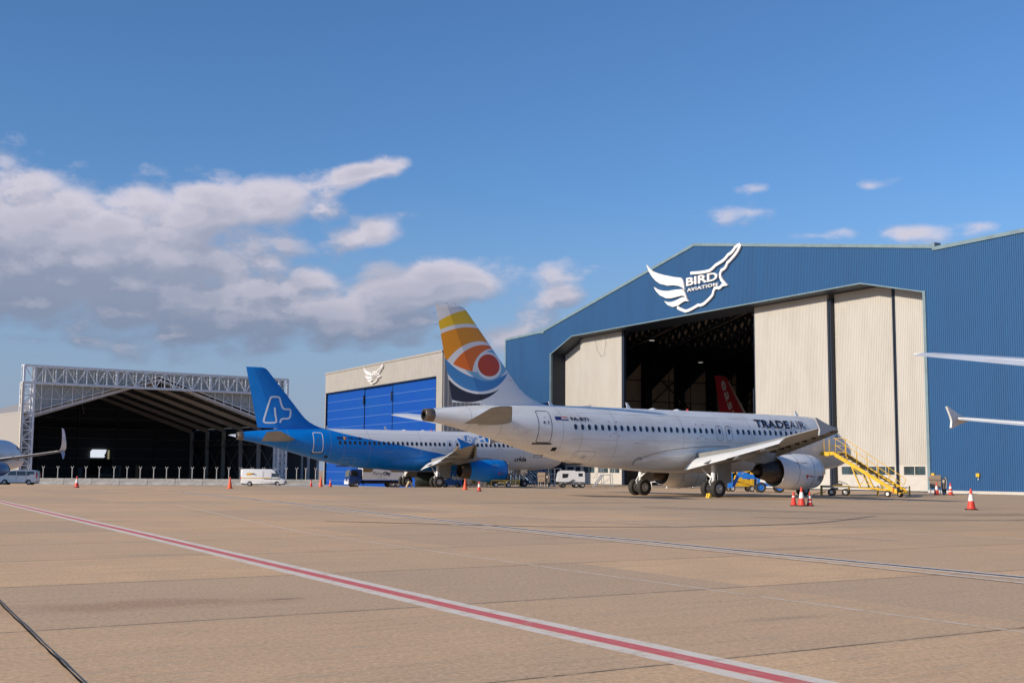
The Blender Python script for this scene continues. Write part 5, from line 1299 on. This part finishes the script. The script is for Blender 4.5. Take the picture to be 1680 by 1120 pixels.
# minivan
V = empty('minivan', (-54.9, 138.0, gz(-54.9, 138.0)), rad(187), 'white minivan with dark tinted windows beside the concrete barriers', 'minivan')
pr = [(2.36, .35), (2.40, .62), (2.34, .88), (2.15, 1.02), (1.55, 1.16), (.95, 1.62), (.70, 1.76), (-.2, 1.86), (-1.5, 1.86), (-2.1, 1.80), (-2.26, 1.55), (-2.36, 1.10), (-2.38, .55), (-2.30, .32)] + arch(-1.45, .39, .30)[::-1] + arch(1.45, .39, .30)[::-1]
side_body(MB(), pr, 1.72, .10).build('body', [VANW], V, 40)
panel_side(V, 'side_window', [(1.15, 1.20), (.98, 1.50), (.72, 1.66), (.10, 1.70), (.10, 1.18)], 1.72, .10, CARGL)
panel_side(V, 'side_window', [(.02, 1.18), (.02, 1.70), (-1.05, 1.70), (-1.05, 1.16)], 1.72, .10, CARGL)
panel_side(V, 'side_window', [(-1.13, 1.16), (-1.13, 1.70), (-2.0, 1.68), (-2.08, 1.32), (-1.6, 1.30), (-1.4, 1.16)], 1.72, .10, CARGL)
MB().hexa([(1.60, -.70, 1.17), (1.60, .70, 1.17), (1.00, .66, 1.62), (1.00, -.66, 1.62)], [(1.64, -.70, 1.20), (1.64, .70, 1.20), (1.04, .66, 1.65), (1.04, -.66, 1.65)]).build('windscreen', [CARGL], V)
MB().hexa([(-2.22, -.66, 1.72), (-2.22, .66, 1.72), (-2.37, .7, 1.15), (-2.37, -.7, 1.15)], [(-2.30, -.66, 1.72), (-2.30, .66, 1.72), (-2.42, .7, 1.15), (-2.42, -.7, 1.15)]).build('rear_window', [CARGL], V)
for s in (-1, 1):
    MB().box(2.16, 2.38, s * .72 - .12, s * .72 + .12, .78, .92).build('headlight', [LAMPC], V)
    MB().box(-2.42, -2.26, s * .76 - .08, s * .76 + .08, .85, 1.5).build('tail_light', [REDM], V)
    MB().box(1.0, 1.15, s * .98 - .08, s * .98 + .08, 1.18, 1.32).build('mirror', [VANW], V)
q = MB()
for s in (-1, 1):
    for x in (.06, -1.09): q.box(x - .01, x + .01, s * .86 - .008, s * .86 + .008, .40, 1.15)
    q.box(-.10, -.26, s * .87 - .012, s * .87 + .012, 1.02, 1.06)
q.build('door_seam', [LINED], V)
MB().box(-2.3, 2.25, -.70, .70, .20, .40).build('underbody', [BLACK], V)
v_wheels(V, (1.45, -1.45), .33, .21, .86)
V.scale = (.90, .90, .90)
# high roofed panel van
V = empty('panel_van', (-38.9, 194.5, gz(-39, 194.5)), rad(4), 'white high roofed panel van with yellow and black stripe, nose to the right', 'van')
pr = [(3.40, .38), (3.44, .75), (3.30, 1.02), (2.70, 1.26), (2.45, 1.38), (1.85, 2.30), (1.60, 2.52), (1.2, 2.64), (-3.2, 2.66), (-3.38, 2.50), (-3.42, 1.2), (-3.40, .42)] + arch(-2.05, .44, .34)[::-1] + arch(2.30, .44, .34)[::-1]
side_body(MB(), pr, 1.98, .06).build('body', [VANW], V, 40)
panel_side(V, 'side_window', [(2.36, 1.42), (1.98, 1.98), (1.35, 2.0), (1.35, 1.42)], 1.98, .06, CARGL)
MB().hexa([(2.50, -.80, 1.38), (2.50, .80, 1.38), (1.93, .74, 2.26), (1.93, -.74, 2.26)], [(2.54, -.80, 1.42), (2.54, .80, 1.42), (1.97, .74, 2.30), (1.97, -.74, 2.30)]).build('windscreen', [CARGL], V)
panel_side(V, 'yellow_stripe', [(1.1, 1.18), (1.1, 1.30), (-3.3, 1.30), (-3.3, 1.18)], 1.98, .06, YELL)
panel_side(V, 'black_moulding', [(2.9, 1.08), (2.6, 1.20), (.2, 1.20), (.2, 1.08)], 1.98, .06, DARKM, .02)
MB().box(-.02, .02, -.99, -.975, .5, 2.4).box(1.28, 1.31, -.99, -.975, .5, 2.2).build('door_seam', [LINE], V)
q = MB(); q.prism([(-2.65, 1.72), (-2.1, 1.66), (-1.5, 1.80), (-1.3, 2.0), (-1.9, 2.05), (-2.4, 2.02)], lambda a, b: (a, -side_y(1.98, .06, b) + .02, b), lambda a, b: (a, -side_y(1.98, .06, b) - .014, b)); q.build('emblem', [YELL], V)
q = MB(); q.prism([(-1.9, 1.85), (-1.0, 1.70), (-.95, 1.80), (-1.6, 1.98)], lambda a, b: (a, -side_y(1.98, .06, b) + .02, b), lambda a, b: (a, -side_y(1.98, .06, b) - .022, b)); q.build('emblem', [DARKM], V)
for s in (-1, 1):
    MB().box(3.18, 3.40, s * .82 - .12, s * .82 + .12, .86, 1.06).build('headlight', [LAMPC], V)
    MB().box(-3.46, -3.34, s * .88 - .06, s * .88 + .06, .9, 1.5).build('tail_light', [REDM], V)
    MB().box(2.2, 2.35, s * 1.14 - .10, s * 1.14 + .10, 1.45, 1.8).build('mirror', [DARKM], V)
MB().box(3.35, 3.52, -.92, .92, .40, .72).build('bumper', [mat('bumper_grey', (.12, .12, .12), .6)], V)
MB().box(-3.3, 3.3, -.8, .8, .25, .45).build('underbody', [BLACK], V)
v_wheels(V, (2.30, -2.05), .37, .24, .99)
# box truck (faces left)
V = empty('box_truck', (-16.3, 149.0, gz(-16.3, 149.0)), rad(203), 'dark blue cabbed box truck with white PartyCity body behind the blue airliner', 'truck')
pr = [(3.95, .45), (4.02, .9), (3.98, 1.35), (3.80, 2.25), (3.62, 2.42), (2.35, 2.46), (2.30, .6), (2.4, .45)] + arch(3.05, .0, .45)[:1]
side_body(MB(), pr[:-1], 2.1, .02).build('cab', [TRUCKB], V, 40)
MB().hexa([(4.01, -.92, 1.42), (4.01, .92, 1.42), (3.84, .90, 2.22), (3.84, -.90, 2.22)], [(4.04, -.92, 1.42), (4.04, .92, 1.42), (3.87, .90, 2.22), (3.87, -.90, 2.22)]).build('windscreen', [mat('screen_reflecting', (.35, .40, .36), .1, metal=.6)], V)
panel_side(V, 'side_window', [(3.72, 1.50), (3.62, 2.18), (2.75, 2.18), (2.75, 1.50)], 2.1, .02, CARGL, .015)
MB().box(3.98, 4.10, -1.0, 1.0, .42, .80).build('bumper', [SIGNW], V)
for s in (-1, 1):
    MB().box(4.0, 4.07, s * .74 - .16, s * .74 + .16, .84, 1.06).build('headlight', [LAMPC], V)
    MB().box(3.7, 3.85, s * 1.22 - .10, s * 1.22 + .10, 1.6, 2.1).build('mirror', [DARKM], V)
bo = MB().box(-4.7, 2.15, -1.18, 1.18, 1.02, 3.55).build('box_body', [mat('box_white', (.62, .62, .63), .5, var=.08)], V)
q = MB()
q.add([(2.13, 1.187, 2.05), (1.0, 1.187, 2.05), (.80, 1.187, 2.2), (.80, 1.187, 3.52), (2.13, 1.187, 3.52)], [(0, 1, 2, 3, 4)])
q.add([(-1.9, 1.187, 2.05), (-4.68, 1.187, 2.05), (-4.68, 1.187, 3.52), (-1.7, 1.187, 3.52), (-1.7, 1.187, 2.2)], [(0, 1, 2, 3, 4)])
q.build('brown_band', [OLIVE], bo)
q = MB(); text_on(q, 'Party', lambda a, b: (.70 - a, 1.195, 1.50 + b), 1.30, .60, bold=-.01); q.build('lettering', [INKN], bo)
q = MB(); text_on(q, 'City', lambda a, b: (-.66 - a, 1.195, 1.50 + b), 1.05, .62, bold=.045); q.build('lettering', [INKN], bo)
q = MB()
for a, b, z in ((.05, -.95, 1.36), (.3, -1.25, 1.16)):
    x = a
    while x > b: q.box(x - .08, x, 1.184, 1.19, z, z + .05); x -= .13
q.build('small_print', [LINE], bo)
MB().box(-4.6, 3.6, -.5, .5, .5, .95).box(-3.9, 1.8, .98, 1.06, .55, .95).box(-3.9, 1.8, -1.06, -.98, .55, .95).build('chassis', [BLACK], V)
v_wheels(V, (3.05, -2.0, -2.75), .46, .30, 1.08)

V.scale = (.89, .89, .89)
# ---- yellow access stairs to the forward door of the white airliner
o5 = Vector((11.349, 85.748, 0)); f5 = Vector((cos(.591088), sin(.591088), 0)); s5 = Vector((sin(.591088), -cos(.591088), 0))
def ac(xa, R, z): return o5 + f5 * (17.71 - xa) + s5 * R + Vector((0, 0, z))
ST = empty('access_stairs', (24.2, 90.7, 0), rad(-50), 'yellow mobile access stairs reaching the nose door of the white airliner', 'stairs')
# local x runs down the flight, y = 0.6 far side, -0.6 near side
top, bot, run = 3.18, .30, 5.0
for y in (-.62, .62):
    q = MB(); q.hexa([(-.1, y - .04, top - .30), (run, y - .04, bot - .05), (run, y + .04, bot - .05), (-.1, y + .04, top - .30)], [(-.1, y - .04, top), (run, y - .04, bot + .22), (run, y + .04, bot + .22), (-.1, y + .04, top)])
    q.build('stringer', [YELL], ST)
q = MB()
for k in range(14):
    t = (k + .6) / 14.6; x = run * t; z = top + (bot - top) * t; q.box(x - .13, x + .13, -.57, .57, z - .02, z + .03)
q.build('tread', [mat('tread_steel', (.28, .26, .22), .6, var=.3, vscale=8)], ST)
q = MB(); q.box(-2.0, -.12, -.66, -.58, top - .20, top + .04); q.box(-2.0, -.12, .58, .66, top - .20, top + .04); q.box(-2.08, -2.0, -.66, .66, top - .20, top + .04); q.box(-2.0, -.1, -.58, .58, top - .05, top)
q.box(-.9, -.5, -.72, -.66, top - .26, top + .02)
q.build('platform', [YELL], ST)
q = MB()
for y in (-.62, .62):
    pts = [(-.05, y, top + 1.02), (run - .35, y, bot + 1.15), (run - .05, y, bot + .95), (run - .22, y, bot + .62)]
    q.tube(pts, .024, 6)
    q.tube([(-.05, y, top + .55), (run - .4, y, bot + .68), (run - .2, y, bot + .5)], .018, 6)
    for k in range(6):
        t = k / 5.6; x = run * t; z = top + (bot - top) * t; q.tube([(x, y, z), (x, y, z + 1.0)], .02, 6)
for y in (-.62, .62):
    q.tube([(-2.0, y, top), (-2.0, y, top + 1.05), (-1.0 if y < 0 else -.05, y, top + 1.05), (-1.0 if y < 0 else -.05, y, top)], .026, 6)
    q.tube([(-2.0, y, top + .5), (-1.0 if y < 0 else -.05, y, top + .5)], .02, 6)
q.tube([(-.55, -.62, top), (-.55, -.62, top + 1.0)], .03, 6)
q.build('handrail', [YELL], ST)
q = MB()
for y in (-.55, .55):
    q.bar((1.2, y, 2.35), (2.0, y, .62), .09); q.bar((2.55, y, 1.6), (3.1, y, .62), .09); q.bar((2.0, y, .62), (run - .1, y, .45), .09)
q.bar((1.9, -.55, .62), (1.9, .55, .62), .07); q.bar((1.3, -.55, 2.1), (3.0, -.55, .8), .03); q.bar((2.6, -.55, 1.5), (1.9, -.55, .8), .03); q.bar((2.0, -.55, .9), (3.0, -.55, .9), .05)
q.build('support_leg', [YELL], ST)
q = MB(); q.bar((4.3, -.7, .32), (4.3, .7, .32), .08); q.bar((4.3, 0, .32), (run + .2, 0, .32), .08); q.box(4.7, 5.2, -.5, .5, .26, .34); q.build('axle_frame', [YELL], ST)
for y in (-.78, .78): wheel(ST, (4.35, y, .24), .24, .16, -1, .5, SIGNW)
q = MB(); q.bar((4.75, -.7, .30), (4.75, -.7, .7), .07); q.bar((4.75, .7, .30), (4.75, .7, .7), .07); q.build('jack', [ORANGE], ST)
# long low trolley behind the stairs
TR = empty('equipment_trolley', (22.95, 91.6, 0), rad(-20), 'long low yellow legged trolley with pale deck under the access stairs', 'trolley')
MB().box(.1, 6.2, -.35, .35, .60, .72).build('deck', [SILV], TR)
q = MB()
for x in (0, 1.95, 4.0, 6.2):
    for y in (-.4, .4): q.box(x - .04, x + .04, y - .04, y + .04, .04, .76)
    q.box(x - .04, x + .04, -.4, .4, .70, .77)
q.bar((0, -.4, .74), (2, -.4, .74), .06); q.bar((2.0, -.4, .70), (4, -.4, .58), .05); q.bar((.3, 0, .3), (-.6, -.2, .1), .06)
q.build('frame', [mat('worn_yellow', (.42, .28, .03), .6, var=.4, vscale=5)], TR)
MB().box(1.1, 1.5, -.2, .2, .72, .92).tube([(1.2, 0, .9), (1.25, 0, 1.1), (1.9, 0, .85)], .03, 6).build('winch', [DARKM], TR)
for x in (.75, 1.75):
    for y in (-.42, .42): wheel(TR, (x, y, .27), .27, .17, -1, .45, SILV)

# ---- articulated boom lifts between airliner and hangar
LF = empty('boom_lift', (21.9, 105.2, 0), rad(-8), 'blue articulated boom lift with blue wheels behind the white engine', 'boom lift')
MB().prism([(-1.0, .55), (1.3, .50), (1.5, .75), (.2, 1.0), (-.6, 1.25), (-1.0, 1.1)], lambda a, b: (a, -.75, b), lambda a, b: (a, .75, b)).build('chassis', [BLUEM], LF)
MB().prism([(-.75, 1.12), (-.1, .92), (.5, .80), (.5, .66), (-.8, .90)], lambda a, b: (a, -.79, b), lambda a, b: (a, -.755, b)).build('side_panel', [SIGNW], LF)
for x in (-.72, .82):
    for y in (-.8, .8): wheel(LF, (x, y, .43), .43, .32, -1, .55, BLUEM)
MB().bar((-.2, 0, 1.25), (-2.3, 0, 1.45), .28, .30).bar((-2.4, 0, 1.25), (-2.45, 0, 1.85), .2).build('boom', [BLUEM], LF)
MB().bar((-2.3, .1, 1.9), (-3.0, .1, .50), .24, .28).bar((-2.35, -.2, 1.75), (-1.2, -.2, 1.35), .10, .12).bar((-2.2, -.2, 1.2), (-1.0, 0, 1.2), .14).build('lower_arm', [BLUEM], LF)
q = MB(); q.box(-3.45, -3.05, -.5, .5, .42, 1.65); q.box(-3.5, -3.0, -.55, .55, .38, .46); q.tube([(-3.5, -.5, 1.65), (-3.9, -.5, 1.5), (-4.2, -.5, 1.1)], .04, 6); q.build('basket', [BLUEM], LF)
LF2 = empty('boom_lift', (20.9, 109.5, 0), rad(6), 'yellow folded boom lift behind the blue one', 'boom lift')
MB().bar((-2.2, 0, 1.82), (-1.2, 0, 1.70), .22, .2).bar((-.95, 0, 1.55), (.1, 0, 1.95), .32, .38).bar((.1, 0, 2.0), (.7, 0, 1.6), .25, .25).build('upper_boom', [YELL], LF2)
MB().bar((-1.25, -.3, 1.25), (.25, -.3, .72), .25, .42).build('lower_boom', [YELL], LF2)
MB().box(.22, .45, -.45, -.1, .30, 1.75).box(-1.6, .3, -.3, .5, .45, .8).build('turret', [YELL], LF2)
MB().box(-2.2, .6, -.1, .6, .55, 1.2).build('engine_box', [DARKM], LF2)
for x in (-1.55, .2): wheel(LF2, (x, -.55, .28), .28, .2, -1, .6, CREAMF)
for x in (-1.55, .2): wheel(LF2, (x, .6, .28), .28, .2, -1, .6, CREAMF)
# ---- ground power unit
GP = empty('ground_power_unit', (6.15, 128.2, 0), rad(6), 'white wheeled ground power unit with grey skirt beside the aluminium steps', 'power unit')
MB().prism([(-1.45, .62), (-1.38, 1.15), (-1.25, 1.62), (-1.0, 1.78), (.35, 1.78), (.42, 1.70), (1.30, 1.70), (1.38, 1.60), (1.40, .62)], lambda a, b: (a, -.7, b), lambda a, b: (a, .7, b)).build('housing', [VANW], GP)
MB().box(-1.1, 1.38, -.66, .66, .36, .62).build('skirt', [mat('skirt_grey', (.22, .24, .25), .6)], GP)
MB().prism([(-.95, 1.02), (-.85, 1.0), (-.42, 1.05), (-.30, 1.45), (-.95, 1.45)], lambda a, b: (a, -.715, b), lambda a, b: (a, -.69, b)).build('vent_opening', [BLACK], GP)
MB().box(.72, 1.15, -.715, -.69, 1.18, 1.50).build('window', [CARGL], GP)
MB().tube([(-1.3, -.5, .9), (-1.5, -.6, .5), (-1.2, -.7, .25), (-.6, -.75, .4), (0, -.75, .7), (.2, -.75, .85)], .06, 8).build('cable', [SEAL], GP)
for x in (-.85, .5, 1.15):
    for y in (-.6, .6): wheel(GP, (x, y, .27), .27, .18, -1, .45, RIM)
# ---- aluminium steps
def steps(name, loc, rz, lab, ma, hh, run, wd, plat):
    r = empty(name, loc, rz, lab, 'steps')
    for y in (-wd / 2, wd / 2):
        q = MB(); q.bar((0, y, .05), (run, y, hh), .07, .12); q.bar((run, y, hh), (run + plat, y, hh), .06, .08); q.bar((run + plat, y, hh), (run + plat + .1, y, .02), .06); q.bar((run, y, hh), (run + .1, y, .02), .05)
        q.bar((run * .1, y, .95), (run, y, hh + .9), .035); q.bar((run, y, hh + .9), (run + plat, y, hh + .9), .035); q.bar((run, y, hh), (run, y, hh + .9), .035); q.bar((run + plat, y, hh), (run + plat, y, hh + .9), .035); q.bar((run, y, .4), (run + plat, y, hh - .3), .03)
        q.build('side_frame', [ma], r)
    q = MB(); n = int(hh / .24)
    for k in range(n): t = (k + 1) / (n + 1); q.box(run * t - .1, run * t + .1, -wd / 2 + .03, wd / 2 - .03, hh * t - .03, hh * t + .015)
    q.build('tread', [SILV], r)
    q = MB(); q.box(run + .02, run + plat - .02, -wd / 2 + .03, wd / 2 - .03, hh - .04, hh + .02); q.build('platform', [SILV], r); return r
steps('work_steps', (8.75, 131.5, 0), rad(12), 'aluminium work steps with a platform in front of the cream hangar door', SILV, 1.35, .95, .8, 1.0)
steps('work_steps', (4.6, 136.5, 0), rad(140), 'pale blue boarding steps beside the nose wheel of the blue airliner', PALEB, 1.8, 2.6, .8, 1.0)
steps('work_steps', (2.9, 141.0, 0), rad(150), 'steel steps with pale treads near the blue airliner nose', mat('steps_steel_blue', (.13, .24, .38), .5), 1.9, 2.4, .9, 1.2)
# ---- pale scaffold tower and yellow trailer near the nose of the blue airliner
SC = empty('scaffold_tower', (.1, 139, 0), rad(-15), 'slim galvanised scaffold tower behind the yellow trailer', 'scaffold')
q = MB()
for x in (-.7, .1, .7):
    for y in (-.4, .4): q.tube([(x, y, .1), (x, y, 2.6)], .045, 6)
    for z in (.9, 1.7, 2.5): q.tube([(x, -.4, z), (x, .4, z)], .035, 6)
for z in (.5, 1.4, 2.3): q.tube([(-.7, -.4, z), (.7, -.4, z)], .035, 6)
q.build('tube_frame', [SILV], SC); MB().box(-.7, .7, -.38, .38, 1.42, 1.48).build('deck', [SILV], SC)
YT = empty('yellow_trailer', (-.65, 128.8, 0), rad(4), 'low yellow steel trailer with white wheels beside the nose wheels of the blue airliner', 'trailer')
q = MB()
for y in (-.6, .6): q.box(-1.45, 1.5, y - .05, y + .05, .66, .78)
for x in (-1.45, -.05, 1.45): q.box(x - .05, x + .05, -.6, .6, .67, .77); q.box(x - .04, x + .04, -.64, -.56, .08, .7)
q.bar((-.9, -.6, .35), (.2, -.6, .66), .07); q.bar((.3, -.6, .35), (1.4, -.6, .6), .07); q.box(-1.0, 1.3, -.3, .3, .35, .45)
q.build('frame', [YELL], YT)
for x in (-.95, .35):
    for y in (-.55, .55): wheel(YT, (x, y, .24), .24, .14, -1, .62, SIGNW)
# ---- tug, ladder trailer, crates under the blue wing
TG = empty('baggage_tug', (-6.4, 133.5, gz(-6.4, 133.5)), rad(175), 'small blue and white tug between the main wheels and blue engine', 'tug')
MB().prism([(-1.1, .25), (1.1, .25), (1.15, .75), (.3, .85), (.1, 1.0), (-.3, .8), (-1.1, .85)], lambda a, b: (a, -.55, b), lambda a, b: (a, .55, b)).build('body', [BLUEM], TG)
MB().box(.5, 1.17, -.5, .5, .5, .95).box(-.5, -.1, -.4, .4, .8, 1.2).build('bonnet', [SIGNW], TG)
q = MB(); q.tube([(.1, -.5, .8), (-.1, -.5, 1.5), (-.8, -.5, 1.5), (-.8, -.5, .8)], .035, 6); q.build('roll_bar', [SILV], TG)
for x in (-.7, .7):
    for y in (-.55, .55): wheel(TG, (x, y, .25), .25, .16, -1, .5, RIM)
LT = empty('ladder_trailer', (-4.9, 134.5, gz(-4.9, 134.5)), rad(178), 'folded pale ladder on a two wheeled trailer behind the orange cone', 'trailer')
MB().bar((-.9, -.3, .3), (1.0, -.3, 1.25), .08, .12).bar((-.9, .3, .3), (1.0, .3, 1.25), .08, .12).build('ladder_rail', [SILV], LT)
q = MB()
for k in range(7): t = k / 6; q.bar((-.9 + 1.9 * t, -.3, .3 + .95 * t), (-.9 + 1.9 * t, .3, .3 + .95 * t), .05)
q.build('rung', [SILV], LT)
MB().box(-.9, .9, -.3, .3, .25, .33).box(.2, .5, -.3, .3, .33, 1.0).build('trailer_bed', [DARKM], LT)
for y in (-.4, .4): wheel(LT, (.1, y, .28), .28, .14, -1, .6, SIGNW)
for k, (x, w_, h_, ma, lb) in enumerate(((-4.3, .55, .65, YELL, 'bright yellow bin on the ground under the blue engine'), (-2.2, 1.3, .8, mat('crate_dull_yellow', (.30, .22, .04), .7, var=.4, vscale=4), 'dull yellow slatted crate under the blue engine'))):
    r = empty('equipment_crate', (x, 142 + k, 0), .1, lb, 'crate')
    MB().box(-w_ / 2, w_ / 2, -.4, .4, .12, .12 + h_).build('box', [ma], r); q = MB()
    for xx in (-w_ / 2, 0, w_ / 2): q.box(xx - .03, xx + .03, -.43, -.40, .0, .16 + h_)
    q.build('batten', [DARKM], r)
CV = empty('covered_unit', (-9.3, 137.2, gz(-9.3, 137.2)), rad(5), 'dark tarpaulin covered bulky unit behind the main wheels of the blue airliner', 'covered unit')
rg_ = []
for x_, hh_, ww_ in ((-1.35, 1.2, .5), (-1.25, 1.7, .7), (-.6, 1.95, .85), (.3, 1.9, .85), (1.0, 1.7, .8), (1.4, 1.2, .6)):
    rg_.append([(x_ + .05 * sin(7 * a_), ww_ * cos(a_) * (1.1 if sin(a_) < .3 else 1), max(.02, hh_ * (.5 + .5 * sin(a_)) + .04 * sin(5 * a_ + x_ * 3))) for a_ in [2 * pi * k_ / 20 for k_ in range(20)]])
MB().loft(rg_, 0, True).build('cover', [mat('dark_tarpaulin', (.018, .028, .028), .75, var=.4, vscale=2.5, bump=.8, bscale=4)], CV)
MB().box(-1.2, 1.2, -.5, .5, .0, .25).build('pallet', [DARKM], CV)
# ---- covered cabinets and extinguishers by the hangar corners
def cabinet(x, y, rz, lb1, lb2, g='brown covered cabinets by the hangar corners'):
    r = empty('covered_cabinet', (x, y, 0), rz, lb1, 'cabinet', g)
    P = [(-.45, .50), (.42, .52), (.45, 1.50), (.38, 1.56), (-.36, 1.56), (-.46, 1.48), (-.52, 1.2), (-.44, 1.0)]
    rings = [[(a * k, yy, 1.03 + (b - 1.03) * k) for a, b in P] for yy, k in ((-.36, .93), (-.33, 1), (.33, 1), (.36, .93))]
    MB().loft(rings, 0, False).build('cover', [TARP], r)
    q = MB(); q.box(-.47, .47, -.375, -.36, 1.16, 1.20); q.bar((-.4, -.372, 1.1), (.3, -.372, .62), .03); q.build('strap', [DARKM], r)
    q = MB()
    for a in (-.38, -.1, .36):
        for b in (-.28, .28): q.tube([(a, b, 0), (a, b, .55)], .035, 6)
    q.build('leg', [SILV], r)
    r2 = empty('fire_extinguisher', (x + .62 * cos(rz), y + .62 * sin(rz) - .05, 0), rz, lb2, 'extinguisher', 'wheeled extinguishers by the hangar corners')
    MB().lathe([(.2, .02), (.22, .17), (1.15, .17), (1.3, .10), (1.34, .04)], (0, 0, 0), 'z', 16).build('cylinder', [DARKM], r2)
    MB().tube([(0, -.05, 1.3), (.12, -.1, 1.4), (.2, -.12, 1.1), (.15, -.15, .5)], .03, 6).box(-.12, .05, -.20, -.14, .95, 1.2).build('hose', [mat('hose_pale', (.45, .40, .36), .6)], r2)
    for s in (-1, 1): wheel(r2, (0, s * .2, .16), .16, .07, -1, .5, RIM)
    q = MB(); q.tube([(.12, .15, .2), (.25, .2, 1.45), (-.05, .2, 1.5)], .025, 6); q.build('handle', [DARKM], r2)
cabinet(34.25, 99.9, rad(-20), 'brown covered cabinet on legs against the blue wall, behind the cones', 'dark wheeled extinguisher right of the brown cabinet at the blue wall')
cabinet(3.45, 136.0, rad(-20), 'tall brown covered cabinet beside the blue airliner nose', 'dark wheeled extinguisher beside the far brown cabinet')
CG = empty('mesh_cage', (4.9, 139.5, 0), rad(-8), 'white tubular cage rack left of the white power unit', 'cage')
q = MB()
for x in (-.7, 0, .7):
    for y in (-.35, .35): q.tube([(x, y, .1), (x, y, 2.0)], .04, 6)
for z in (.2, .8, 1.4, 2.0):
    for y in (-.35, .35): q.tube([(-.7, y, z), (.7, y, z)], .04, 6)
q.build('tube_frame', [SIGNW], CG)
OR = empty('orange_trolley', (17.9, 127.0, 0), rad(-5), 'low orange hand trolley in the hangar mouth between the main wheels', 'trolley')
MB().box(-.9, .9, -.3, .3, .38, .46).bar((-.8, 0, .45), (-1.15, 0, 1.15), .07).build('deck', [ORANGE], OR)
for x in (-.7, .7):
    for y in (-.25, .25): wheel(OR, (x, y, .16), .16, .1, -1, .5, SIGNW)
WB = empty('work_stand', (16.2, 129.0, 0), rad(-10), 'white low work stand with posts in the hangar mouth', 'stand')
q = MB(); q.box(-1.6, 1.2, -.4, .4, .62, .70)
for x in (-1.6, 0, 1.2):
    for y in (-.38, .38): q.box(x - .04, x + .04, y - .04, y + .04, 0, .64)
q.box(-1.66, -1.55, -.42, -.32, 0, 1.5); q.build('frame', [SIGNW], WB)
GT = empty('gantry_frame', (20.0, 124.5, 0), rad(-10), 'upright frame with one white and one yellow post in the hangar mouth', 'gantry')
MB().box(-.45, -.33, -.06, .06, 0, 1.9).build('post', [SIGNW], GT); MB().box(.42, .54, -.06, .06, 0, 1.9).build('post', [YELL], GT); MB().box(-.33, .42, -.04, .04, 1.78, 1.86).build('crossbar', [DARKM], GT)
